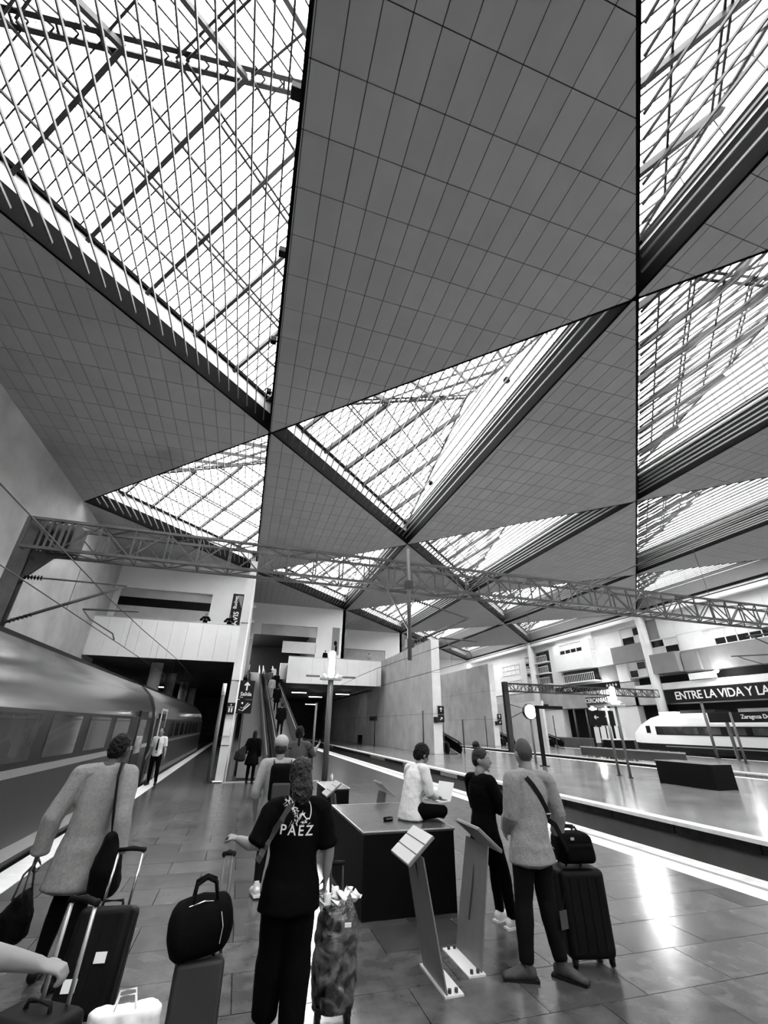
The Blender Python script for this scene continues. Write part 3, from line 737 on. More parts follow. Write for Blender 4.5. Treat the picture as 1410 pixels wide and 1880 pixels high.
pt = portal('catenary_portal', -7.95, 34.0, TY0, 7.2, 8.25, .85, 1.1, 'long steel lattice portal beam carrying the overhead line across the hall', [0.0, 41.9])
for k in range(6):
    MB().box(.45+k*.19, .53+k*.19, -.46, .46, 7.25, 8.2).build('plate', 'lattice_steel', pt)
MB().slab([Vector((.2, -.06, 7.2)), Vector((1.6, -.06, 7.2)), Vector((.9, -.06, 7.0)), Vector((.2, -.06, 6.1))], (0, .12, 0)).build('knee_bracket', 'steel_dark', pt)
def insulator(mb, p, q, n=6, r=.09):
    p = Vector(p); q = Vector(q)
    for k in range(n):
        a = p.lerp(q, (k+.1)/n); b = p.lerp(q, (k+.6)/n); mb.tube([a, a.lerp(b, .5), b], [.03, r, .03], 10)
    return mb
def arm(name, pts, r, m='lattice_steel', ins=None):
    o = MB().tube(pts, r, 8).build(name, m, pt, smooth=True)
    if ins: insulator(MB(), *ins).build('insulator', 'black_gloss', o)
    return o
# left cantilever (coordinates relative to the portal's foot at x = -7.95)
arm('top_tie', [(.25, 0, 6.28), (3.4, 0, 6.28)], .03, ins=((.3, 0, 6.28), (.85, 0, 6.28)))
arm('strut', [(.25, 0, 4.75), (3.3, 0, 6.22)], .055, ins=((.35, 0, 4.8), (.95, 0, 5.09)))
arm('registration_tube', [(2.3, 0, 5.35), (4.0, 0, 5.42)], .035)
arm('steady_arm', [(2.35, 0, 5.30), (2.6, 0, 5.05), (3.4, 0, 4.62), (3.5, 0, 4.42)], .022)
# right hanging mast and cantilever
hx = 5.9+7.95
MB().tube([(hx, -.5, 4.25), (hx, -.5, 8.85)], .085, 12).build('drop_mast', 'steel_mid', pt, smooth=True)
MB().bar((hx-1.05, -.45, 7.2), (hx, -.5, 5.35), .06).build('mast_brace', 'lattice_steel', pt)
MB().box(hx-.14, hx+.14, -.64, -.36, 4.72, 5.02).build('clamp', 'steel_dark', pt); MB().box(hx-.14, hx+.14, -.64, -.36, 7.1, 7.4).build('clamp', 'steel_dark', pt)
arm('top_tie', [(hx, -.5, 6.68), (hx+2.7, -.5, 6.05)], .03, ins=((hx+.25, -.5, 6.62), (hx+.85, -.5, 6.48)))
arm('strut', [(hx, -.5, 4.85), (hx+2.55, -.5, 6.02)], .055, ins=((hx+.12, -.5, 4.9), (hx+.75, -.5, 5.19)))
arm('registration_tube', [(hx+1.35, -.5, 5.18), (hx+2.95, -.5, 5.14)], .035)
arm('steady_arm', [(hx+1.5, -.5, 5.14), (hx+1.62, -.5, 4.95), (hx+2.6, -.5, 4.70), (hx+2.7, -.5, 4.45)], .022)
def wires(x, label):
    t = empty('overhead_wire', (x, 0, 0), 0, label, 'wire', 'overhead line wires')
    MB().tube([(0, YB+.2, 4.40), (0, 60, 4.40)], .012, 6).build('contact_wire', 'steel_dark', t)
    cat = [(0, YB+.2, 5.6)]+[(0, y, 5.35+.30*abs(((y-TY0)/30+.5) % 1-.5)*2*.9) for y in range(-20, 61, 5)]
    MB().tube(cat, .014, 6).build('messenger_wire', 'steel_dark', t)
    for y in range(-18, 60, 6): MB().tube([(0, y, 4.4), (0, y, 5.45)], .006, 4).build('dropper', 'steel_dark', t)
wires(-4.45, 'thin overhead contact line above the grey train'); wires(8.62, 'thin overhead contact line above the empty track')
p2 = portal('catenary_portal', 24.25, 43.0, 39.0, 5.2, 5.9, .6, .8, 'dark lattice portal standing far off beside the round clock', [0.0], 'steel_dark', .09)
for o in [c for c in p2.children if c.name.startswith('post')]: o.scale = (1, 1, 1)
o = MB().tube([(0, 0, 4.1), (2.1, 0, 3.65)], .03, 6).build('top_tie', 'steel_dark', p2); MB().tube([(0, 0, 2.75), (2.1, 0, 3.6)], .04, 6).build('strut', 'steel_dark', p2)
# right-hand cantilever against the facade
rc = empty('catenary_mast', (38.2, 21.9, 0), 0, 'dark overhead line mast with thin bracket arms before the banner building', 'mast')
MB().box(-.15, .15, -.15, .15, 0, 10.2).build('post', 'steel_dark', rc)
MB().tube([(0, 0, 8.75), (0, 2.9, 8.85)], .06, 6).build('tie', 'steel_dark', rc); MB().tube([(0, 0, 6.9), (0, 2.5, 8.8)], .06, 6).build('strut', 'steel_dark', rc)
MB().tube([(0, 0, 7.15), (0, 4.6, 7.55)], .05, 6).build('registration_tube', 'steel_dark', rc); MB().tube([(0, 4.1, 7.5), (0, 3.6, 7.2), (0, 2.2, 6.6)], .04, 6).build('steady_arm', 'steel_dark', rc)

# ------------------------------------------------------------------ moving ramps
def moving_ramp(loc, L, slope, lanes, label, m_side='balustrade', part=None):
    t = empty('moving_ramp', loc, 0, label, 'moving ramp'); zt = L*slope
    for x0, x1 in lanes:
        MB().slab([Vector((x0, 0, .03)), Vector((x1, 0, .03)), Vector((x1, L, zt+.03)), Vector((x0, L, zt+.03))], (0, 0, .03)).build('tread_belt', 'tread', t)
        MB().slab([Vector((x0-.1, 0, 0)), Vector((x1+.1, 0, 0)), Vector((x1+.1, L, zt)), Vector((x0-.1, L, zt))], (0, 0, -.55) if False else (0, 0, .02)).build('deck_plate', 'steel_dark', t)
        b = MB(); b.add([(x0-.12, .2, 0), (x1+.12, .2, 0), (x1+.12, L, zt), (x0-.12, L, zt), (x1+.12, L, zt-.9), (x0-.12, L, zt-.9), (x1+.12, 4.2, 0), (x0-.12, 4.2, 0)],
              [(0, 1, 2, 3), (3, 2, 4, 5), (5, 4, 6, 7), (0, 7, 6, 1), (0, 3, 5, 7), (1, 6, 4, 2)]); b.build('truss_casing', 'steel_mid', t)
        for x in (x0-.06, x1+.06):
            s = MB().slab([Vector((x-.03, -.5, 0)), Vector((x-.03, -.55, .55)), Vector((x-.03, -.1, .86)), Vector((x-.03, L, zt+.86)), Vector((x-.03, L, zt))], (.06, 0, 0)).build('balustrade', m_side, t)
            hr = [(x, -.3, .1), (x, -.62, .28), (x, -.66, .55), (x, -.5, .80), (x, -.15, .92), (x, L, zt+.92)]
            MB().tube(hr, .045, 8).build('handrail', 'rubber', s, smooth=True)
            MB().bar((x, 0, .84), (x, L, zt+.84), .10, .05).build('deck_rail', 'handrail_white', s)
    return t
moving_ramp((0, 20.5, 0), 37.4, .206, [(.15, 1.22), (1.80, 2.82)], 'long moving ramp climbing from the platform to the dark gallery entrance')
moving_ramp((16.5, 36.6, 0), 26, .206, [(.15, 1.15)], 'moving ramp foot with black rubber handrail beside the middle concrete wall', 'black_matt')
moving_ramp((31.5, 52.6, 0), 18, .206, [(.15, 1.35)], 'moving ramp foot beside the concrete wall beyond the clock', 'black_matt')
moving_ramp((37.0, 50.5, 0), 18, .206, [(.15, 1.35)], 'moving ramp foot beyond the black inverted L gantry', 'black_matt')
structure(MB().box(36.4, 36.7, 50.4, 68, 0, 5.2), 'wall_ramp_far', 'concrete_light', 'pale concrete wall beside the furthest moving ramp', 'wall')
# kerb around the ramp foot
kb = empty('kerb', (1.4, 19.6, 0), 0, 'low pale kerb plate on the floor at the moving ramp foot', 'kerb')
MB().box(-2.1, 1.9, -.03, .03, 0, .025).build('strip', 'edge_white', kb); MB().box(-2.1, -1.75, -.03, .4, 0, .03).build('corner', 'edge_white', kb)

# ------------------------------------------------------------------ posts, lamps, signs, clock
def lamp_post(x, y, h, label, tray=1.05, glow=(0.15, 1.1), r=.10, m='lamp_glow', yaw=0):
    t = empty('lamp_post', (x, y, 0), yaw, label, 'lamp')
    MB().tube([(0, 0, 0), (0, 0, h)], r, 16).build('pole', 'steel_mid', t, smooth=True)
    MB().tube([(0, 0, 0), (0, 0, .03)], r*1.9, 16).build('base_plate', 'steel_dark', t)
    MB().box(-.45, .45, -.16, .16, h, h+.09).build('tray', 'steel_light', t)
    for s in (-1, 1):
        MB().box(min(s*.5, s*tray), max(s*.5, s*tray), -.05, .05, h+.10, h+.17).build('side_arm', 'steel_mid', t)
        MB().tube([(s*.22, 0, h+.09), (s*.30, 0, h+.22), (s*.48, 0, h+.16)], .05, 8).build('bracket', 'steel_light', t, smooth=True)
    MB().tube([(0, 0, h+glow[0]), (0, 0, h+glow[1])], .12, 14, rnd=.5).build('lamp', m, t, smooth=True)
    return t
lamp_post(3.48, 19.34, 3.72, 'round grey lamp post with bright upright lamp before the moving ramp', 1.08, (.16, 1.15), .12)
lamp_post(17.65, 18.55, 3.0, 'slim lamp post with glaring lamp on the island platform', .5, (.12, .85), .06)
lamp_post(34.5, 39.4, 2.95, 'slim lamp post with glaring lamp on the far platform', .8, (.12, 1.1), .08)
def pole(x, y, h, r, label, white=0.0, m='steel_mid'):
    t = empty('light_pole', (x, y, 0), 0, label, 'pole')
    MB().tube([(0, 0, 0), (0, 0, h-white)], r, 12).build('shaft', m, t, smooth=True)
    MB().tube([(0, 0, 0), (0, 0, .03)], r*2, 12).build('base_plate', 'steel_dark', t)
    if white: MB().tube([(0, 0, h-white), (0, 0, h)], r*1.05, 12).build('top_tube', 'white_plain', t, smooth=True)
    else: MB().tube([(0, 0, h), (0, 0, h+.03)], r*1.15, 12).build('cap', 'steel_dark', t)
pole(-.84, 19.87, 3.46, .075, 'slim grey pole with white top tube beside the white ramp wall', .45)
pole(3.84, 25.3, 3.05, .06, 'thin bare pole just behind the bright lamp post')
pole(17.9, 19.5, 3.05, .06, 'thin bare pole next to the glaring lamp on the island platform')
pole(38.0, 30.2, 4.2, .11, 'tall slim pole in front of the white train nearest its nose')
pole(37.4, 28.0, 3.35, .09, 'slim pole in front of the white train, left of a pair')
pole(34.2, 25.2, 3.25, .08, 'slim pole in front of the white train, right of a pair')
for k, (x, y, h) in enumerate([(15.0, 37.6, 3.2), (15.0, 52.8, 2.9), (19.2, 38.5, 2.6), (29.6, 53.0, 3.3), (33.5, 49.0, 2.9), (36.0, 48.0, 3.4), (40.0, 56.0, 3.2)]):
    pole(x, y, h, .06, ('thin dark pole standing before the middle concrete wall near its end', 'thin dark pole standing before the middle concrete wall far back', 'thin pole behind the middle moving ramp foot', 'thin dark pole standing at the end of the concrete wall beyond the clock', 'thin pole on the far platform behind the black gantry', 'thin tall pole beside the furthest moving ramp foot', 'thin pole by the dark building entrance')[k], 0, 'steel_dark')
def sign_panel(t, x0, x1, z0, z1, y=0.0, th=.06):
    return MB().box(x0, x1, y-th/2, y+th/2, z0, z1).build('panel', 'sign_black', t)
def arrow_up(parent, x, z, s, y, m='sign_white', rot=0.0):
    pts = [(0, .5), (.36, .12), (.22, .02), (.09, .16), (.09, -.5), (-.09, -.5), (-.09, .16), (-.22, .02), (-.36, .12)]
    c, sn = math.cos(rot), math.sin(rot)
    MB().slab([Vector((x+(a*c-b*sn)*s, y, z+(a*sn+b*c)*s)) for a, b in pts], (0, .012, 0)).build('arrow', m, parent)
sg = empty('exit_sign', (0.05, 20.0, 0), 0, 'black exit sign with white arrow at the moving ramp foot', 'sign')
MB().tube([(-.30, .05, 0), (-.30, .05, 2.4)], .03, 8).build('post', 'handrail_white', sg)
p = sign_panel(sg, -.30, .30, 2.90, 3.62); arrow_up(p, 0, 3.40, .34, -.045); lettering('Salida', .20, 'sign_white', p, (0, -.035, 3.09), (1, 0, 0), (0, 0, 1), .004, .004); lettering('Exit', .09, 'sign_white', p, (-.17, -.035, 2.97), (1, 0, 0), (0, 0, 1), .004)
p = sign_panel(sg, -.30, .30, 2.36, 2.87)
MB().tube([(-.2, -.04, 2.5), (-.05, -.04, 2.46), (.12, -.04, 2.62), (.22, -.04, 2.72)], .022, 6).build('pictogram', 'sign_white', p)
MB().tube([(-.14, -.04, 2.58), (-.02, -.04, 2.56), (.14, -.04, 2.76)], .016, 6).build('pictogram', 'sign_white', p); MB().ball((-.10, -.04, 2.74), .04).build('pictogram', 'sign_white', p)
ls = empty('lift_sign', (-.47, 19.98, 2.33), 0, 'small black lift sign on the white ramp wall end', 'sign')
MB().box(-.16, .16, -.03, .03, 0, .42).build('panel', 'sign_black', ls)
for k in (-1, 1): MB().box(k*.05-.03, k*.05+.03, -.042, -.03, .06, .22).build('pictogram', 'sign_white', ls)
MB().box(-.11, .11, -.042, -.03, .25, .27).build('pictogram', 'sign_white', ls); arrow_up(ls, 0, .33, .10, -.042)
nt_ = empty('notice_sheet', (-.47, 20.0, 1.55), 0, 'pale printed notice stuck on the white ramp wall end', 'notice'); MB().box(-.12, .12, -.01, .0, 0, .5).build('sheet', 'parapet', nt_)
bnr = empty('hanging_banner', (-1.85, y2-.032, 9.75), 0, 'tall black banner with white lettering on the left gallery wall', 'banner')
MB().box(-.48, .48, -.03, .03, 0, 3.0).build('board', 'sign_black', bnr)
MB().slab([Vector((.42, -.035, 1.7)), Vector((.42, -.035, 2.85)), Vector((-.1, -.035, 2.85))], (0, .01, 0)).build('emblem', 'facade_grey', bnr)
lettering('AVIS', .62, 'sign_white', bnr, (.05, -.04, .75), (0, 0, 1), (-1, 0, 0), .006, .01); lettering('Budget', .42, 'sign_white', bnr, (-.15, -.04, 2.2), (0, 0, 1), (-1, 0, 0), .006, .008)
gb = empty('hanging_banner', (9.6, y3-.032, 9.5), 0, 'narrow grey banner with a dark figure on the middle gallery wall', 'banner')
MB().box(-.45, .45, -.03, .03, 0, 3.2).build('board', 'facade_grey', gb); MB().ball((0, -.03, 1.35), (.2, .03, .28)).build('figure', 'black_matt', gb); MB().ball((.1, -.03, .75), (.15, .03, .4)).build('figure', 'black_matt', gb)
for x, y, lab in ((16.15, 36.35, 'black exit sign on the end of the middle concrete wall'), (31.25, 52.3, 'black exit sign on the end of the concrete wall beyond the clock')):
    t = empty('exit_sign', (x, y, 0), 0, lab, 'sign')
    p = sign_panel(t, -.28, .28, 2.95, 3.6); arrow_up(p, 0, 3.32, .36, -.045); p = sign_panel(t, -.28, .28, 2.35, 2.92); arrow_up(p, 0, 2.63, .3, -.045, rot=-.8)
    MB().tube([(.2, .05, 0), (.2, .05, 2.4)], .04, 8).build('post', 'steel_dark', t); sign_panel(t, -.68, -.32, 2.3, 2.75)
ws = empty('wall_sign', (15.46, 55.2, 2.6), 0, 'small black plate on the dim concrete wall under the gallery', 'sign'); MB().box(-.04, 0, -1.6, 1.6, 0, .45).build('plate', 'sign_black', ws)
ck = empty('platform_clock', (18.4, 26.9, 0), 0, 'round white double-faced clock on a grey pole', 'clock')
MB().tube([(0, 0, 0), (0, 0, 2.55)], .07, 12).build('pole', 'steel_mid', ck, smooth=True)
cb = MB().tube([(0, .14, 2.98), (0, -.14, 2.98)], .48, 32).build('case', 'black_gloss', ck)
MB().tube([(-.02, -.135, 2.98), (-.02, -.155, 2.98)], .43, 32).build('dial', 'clock_face', cb)
MB().bar((0, -.165, 2.98), (.02, -.165, 3.26), .03, .01).build('hand', 'black_matt', cb); MB().bar((0, -.165, 2.98), (.17, -.165, 2.92), .04, .01).build('hand', 'black_matt', cb)
for k in range(12):
    a = k*PI/6; MB().bar((.34*math.sin(a), -.16, 2.98+.34*math.cos(a)), (.40*math.sin(a), -.16, 2.98+.40*math.cos(a)), .02, .008).build('hour_mark', 'black_matt', cb)
lf = empty('gantry', (17.55, 24.85, 0), 0, 'black inverted L gantry standing on the island platform', 'gantry')
MB().box(-.09, .09, -.09, .09, 0, 3.2).build('post', 'black_matt', lf); MB().box(-.09, 1.85, -.09, .09, 3.08, 3.26).build('top_bar', 'black_matt', lf); MB().box(-.2, .2, -.2, .2, 0, .04).build('base_plate', 'black_matt', lf)
MB().box(.6, .8, -.12, .12, 3.26, 3.34).build('bracket', 'black_matt', lf)
ds = empty('direction_sign', (30.5, 34.0, 0), 0, 'dark overhead direction sign with two white arrows on the far platform', 'sign')
for x in (-1.1, 1.1): MB().box(x-.06, x+.06, -.06, .06, 0, 3.9).build('post', 'black_matt', ds)
p = MB().box(-1.35, 1.35, -.1, .1, 2.3, 3.5).build('panel', 'sign_black', ds); arrow_up(p, -.6, 2.95, .5, -.12, rot=PI/2); arrow_up(p, .55, 2.95, .5, -.12)
for x in (-.8, .6): MB().box(x-.4, x+.4, -.12, -.1, 3.55, 3.68).build('light_strip', 'tube_glow', ds)
kio = empty('ticket_barrier', (29.5, 31.5, 0), 0, 'black service cabinet with pale top under the direction sign', 'cabinet')
MB().box(-1.0, 1.0, -.6, .6, 0, 1.25).build('cabinet', 'black_matt', kio); MB().box(-1.05, 1.05, -.65, .65, 1.25, 1.33).build('top', 'white_plain', kio)
ph = empty('poster_stand', (31.6, 36.5, 0), 0, 'row of white poster panels behind the black cabinet', 'notice board')
for k in range(5): MB().box(k*.75, k*.75+.6, -.05, .05, .9, 2.2).build('poster', 'white_plain', ph); MB().box(k*.75-.08, k*.75-.02, -.06, .06, 0, 2.3).build('upright', 'black_matt', ph)
fn = empty('barrier_fence', (27.3, 24.0, 0), 0, 'low dark barrier fence along the far platform edge', 'fence')
for k in range(12): MB().bar((0, k*.8, 0), (0.1, k*.8+.3, .75), .06).build('stay', 'steel_light', fn)
MB().box(-.02, .05, -.2, 9.4, .1, .66).build('mesh_panel', 'facade_dark', fn); MB().box(-.04, .06, -.2, 9.4, .66, .74).build('rail', 'steel_light', fn)
# wall-washing spotlights on the middle ramp wall
for k, y in enumerate((60.4, 69.0)):
    t = empty('spotlight', (15.5, y, 6.75), 0, ('nearer', 'further')[k]+' of two spotlights washing the concrete wall under the gallery', 'spotlight')
    MB().tube([(0, 0, 0), (-.6, 0, .08), (-.9, 0, -.02)], .05, 8).build('arm', 'steel_light', t, smooth=True)
    MB().tube([(-.9, 0, .05), (-.9, 0, -.25)], [.08, .16], 12).build('shade', 'steel_mid', t, smooth=True)
    MB().ball((-.9, 0, -.25), .12).build('bulb', 'lamp_small', t, smooth=True)
    ld = bpy.data.lights.new('spot', 'SPOT'); ld.energy = 260; ld.spot_size = 1.0; ld.spot_blend = .6; ld.shadow_soft_size = .1
    lo = bpy.data.objects.new('spot', ld); COL.objects.link(lo); lo.parent = t; lo.location = (-.9, 0, -.40); lo.rotation_euler = (0, -.28, 0)
for k, (x, y, z) in enumerate([(6.5, 58.0, 5.6), (9.5, 64.0, 5.5), (5.0, 70, 4.8), (10.5, 75, 5.0), (-9.6, 60, 5.8), (12.5, 60, 5.7)]):
    t = empty('tube_light', (x, y, z), 0, 'fluorescent tube light under the left gallery beyond the train' if x < 0 else 'fluorescent tube light hung under the dark middle gallery', 'lamp', None if x < 0 else 'tube lights under the gallery')
    MB().box(-.9, .9, -.08, .08, 0, .06).build('tube', 'tube_glow', t); MB().box(-.95, .95, -.1, .1, .06, .14).build('housing', 'steel_mid', t)
    MB().bar((0, 0, .14), (0, 0, 6.15-z if x > 0 else 6.5-z), .03).build('hanger', 'steel_mid', t)

# ------------------------------------------------------------------ plinths and lecterns
def plinth(x0, x1, y0, y1, h, label):
    t = empty('display_plinth', ((x0+x1)/2, (y0+y1)/2, 0), 0, label, 'plinth'); w, d = (x1-x0)/2, (y1-y0)/2
    MB().box(-w+.01, w-.01, -d+.01, d-.01, 0, h-.03).build('body', 'plinth_side', t); MB().box(-w, w, -d, d, h-.03, h).build('top', 'plinth_top', t)
    m = MB()
    for a, b in (((-w, -d), (w, -d)), ((-w, -d), (-w, d)), ((w, -d), (w, d)), ((-w, d), (w, d))): m.bar((a[0], a[1], h-.004), (b[0], b[1], h-.004), .012)
    m.build('edge_trim', 'steel_light', t)
    return t
plinth(1.60, 2.80, 6.04, 8.05, .82, 'large black display plinth with someone sitting on its polished top')
plinth(1.85, 2.34, 10.0, 11.2, .82, 'second black plinth with pale top behind the first one')
plinth(17.3, 18.4, 14.15, 16.65, .84, 'black plinth alone on the island platform across the track')
def lectern(x, y, side, label):
    t = empty('lectern', (x, y, 0), 0 if side < 0 else PI, label, 'lectern')    # built leaning towards -x
    MB().box(-.02, .15, -.28, .28, 0, .014).build('foot_plate', 'lectern_foot', t)
    for a in (.04, .10):
        for b in (-.24, .24): MB().tube([(a, b, .014), (a, b, .04)], .016, 6).build('bolt', 'steel_dark', t)
    MB().slab([Vector((0, -.27, .012)), Vector((0, .25, .012)), Vector((-.17, .24, .90)), Vector((-.17, -.24, .90))], (.012, 0, .0)).build('blade', 'lectern_steel', t)
    MB().bar((-.01, .02, .3), (-.16, -.03, .82), .012).build('rib', 'steel_dark', t)
    a0, a1 = Vector((-.30, 0, .84)), Vector((-.05, 0, 1.04)); ax = (a1-a0).normalized(); nr = Vector((-ax.z, 0, ax.x)); L = (a1-a0).length
    MB().slab([a0+Vector((0, -.25, 0)), a0+Vector((0, .25, 0)), a1+Vector((0, .25, 0)), a1+Vector((0, -.25, 0))], nr*.022).build('desk', 'lectern_steel', t)
    for k in range(3):
        s0, s1 = L*k/3+.006, L*(k+1)/3-.006; q = nr*.022
        MB().slab([a0+ax*s0+q+Vector((0, -.245, 0)), a0+ax*s0+q+Vector((0, .245, 0)), a0+ax*s1+q+Vector((0, .245, 0)), a0+ax*s1+q+Vector((0, -.245, 0))], nr*.008).build('text_plate', 'lectern_plate', t)
    return t
lectern(1.92, 4.72, -1, 'steel lectern leaning left with three pale plates, before the occupied plinth')
lectern(2.38, 4.95, 1, 'steel lectern turned away showing its bare back, before the occupied plinth')
lectern(1.92, 8.85, -1, 'steel lectern with pale plates between the two black plinths')
lectern(2.50, 8.75, 1, 'dark-backed lectern turned away between the two black plinths')

bn2 = empty('litter_bin', (14.6, 58.0, 0), 0, 'small black litter bin against the middle concrete wall', 'bin')
link('bin_body', rbox_mesh(.5, .5, 1.0, .04, 2), 'black_matt', bn2); MB().box(-.27, .27, -.27, .27, 1.0, 1.05).build('lid', 'steel_mid', bn2)
bt = empty('water_bottle', (3.72, 19.1, 0), 0, 'white plastic bottle standing at the foot of the bright lamp post', 'bottle')
MB().tube([(0, 0, 0), (0, 0, .22), (0, 0, .27), (0, 0, .30)], [.06, .06, .025, .022], 12).build('bottle_body', 'white_plain', bt, smooth=True); MB().tube([(0, 0, .30), (0, 0, .33)], .026, 10).build('cap', 'steel_mid', bt)
# ------------------------------------------------------------------ people
def headframe(c, yaw, pitch, roll=0.0):
    return Matrix.Translation(Vector(c)) @ Matrix.Rotation(-yaw, 4, 'Z') @ Matrix.Rotation(roll, 4, 'Y') @ Matrix.Rotation(pitch, 4, 'X')
def head_pts(F, s, mb, grow=0.0):
    n, m = 22, 16; vs = []
    for i in range(m+1):
        th = PI*i/m; cz = math.cos(th); sz = math.sin(th)
        for k in range(n):
            ph = 2*PI*k/n; x = math.cos(ph)*sz; y = math.sin(ph)*sz; z = cz
            ax, ay, az = .076, .097, .122
            if z < 0:
                q = -z; ax *= 1-.36*q**1.6
                if y < 0: ay *= 1-.45*q**1.3          # nape
                else: ay *= 1-.12*q**2
            else:
                ax *= 1-.02*z
            fx = x*ax; fy = y*ay; fz = z*az
            if y > .75 and -.15 < z < .25: fy -= .004   # eye line slightly sunk
            vs.append(F @ Vector(((fx)*(1+grow)*s, (fy+.008)*(1+grow)*s, fz*(1+grow)*s)))
    mb.add(vs, [(i*n+k, (i+1)*n+k, (i+1)*n+(k+1) % n, i*n+(k+1) % n) for i in range(m) for k in range(n)])
    if not grow:
        T = lambda *p: F @ (Vector(p)*s)
        mb.tube([T(0, .096, .030), T(0, .108, .005), T(0, .122, -.022), T(0, .104, -.034)], [.009*s, .011*s, .015*s, .010*s], 8, rnd=.6)
        for q in (-1, 1):
            mb.ball(T(q*.078, -.004, -.008), (.012*s, .020*s, .034*s), 10, 8, F.to_3x3())
            mb.ball(T(q*.030, .095, .032), (.024*s, .010*s, .007*s), 8, 6, F.to_3x3())   # brow
        mb.tube([T(-.022, .096, -.060), T(0, .104, -.058), T(.022, .096, -.060)], .008*s, 8, rnd=.6)   # lips
        mb.ball(T(0, .085, -.100), (.026*s, .020*s, .018*s), 10, 6, F.to_3x3())          # chin
def hand(mb, w, d, nrm, s, side, curl=.5, spread=1.0):
    """palm and five fingers from wrist w along d; nrm points out of the palm; side +1 when the thumb lies along d x nrm"""
    w = Vector(w); d = Vector(d).normalized(); nrm = Vector(nrm); nrm = (nrm-d*nrm.dot(d)).normalized(); a = d.cross(nrm)*side
    kn = w+d*.088*s
    mb.tube([w-d*.02*s, w+d*.03*s, w+d*.06*s, kn], [(.026*s, .019*s), (.036*s, .017*s), (.042*s, .015*s), (.042*s, .012*s)], 10, side=a, rnd=.4)
    for off, ln in ((.030, .072), (.010, .081), (-.011, .075), (-.031, .058)):
        p = kn+a*off*s*spread-d*.008*s; dr = d.copy(); pts = [p]; ang = 0
        for f in (.45, .30, .25):
            ang += curl*(1.0 if f < .4 else .7); dr = (d*math.cos(ang)+nrm*math.sin(ang)).normalized(); pts.append(pts[-1]+dr*ln*f*s)
        mb.tube(pts, [.0095*s, .009*s, .0082*s, .0072*s], 8, side=a, rnd=.8)
    b = w+d*.022*s+a*.030*s; t1 = b+(d*.6+a*.75+nrm*.25).normalized()*.042*s; t2 = t1+(d*.85+a*.15+nrm*.55*min(1.4, curl+.4)).normalized()*.030*s; t3 = t2+(d*.75-a*.25+nrm*.6).normalized()*.024*s
    mb.tube([b, t1, t2, t3], [.014*s, .012*s, .0105*s, .008*s], 8, rnd=.8)
DEF = dict(hipc=(0, 0, .94), waist=(0, 0, 1.08), chest=(0, .01, 1.29), neck=(0, -.01, 1.475), head=(0, .02, 1.635),
           lsh=(-.185, -.01, 1.425), rsh=(.185, -.01, 1.425), lel=(-.235, -.03, 1.14), rel=(.235, -.03, 1.14), lwr=(-.245, .05, .89), rwr=(.245, .05, .89),
           lhip=(-.09, 0, .92), rhip=(.09, 0, .92), lkn=(-.10, .02, .50), rkn=(.10, .02, .50), lan=(-.10, -.03, .085), ran=(.10, -.03, .085),
           ltoe=(-.115, .15, .03), rtoe=(.115, .15, .03))
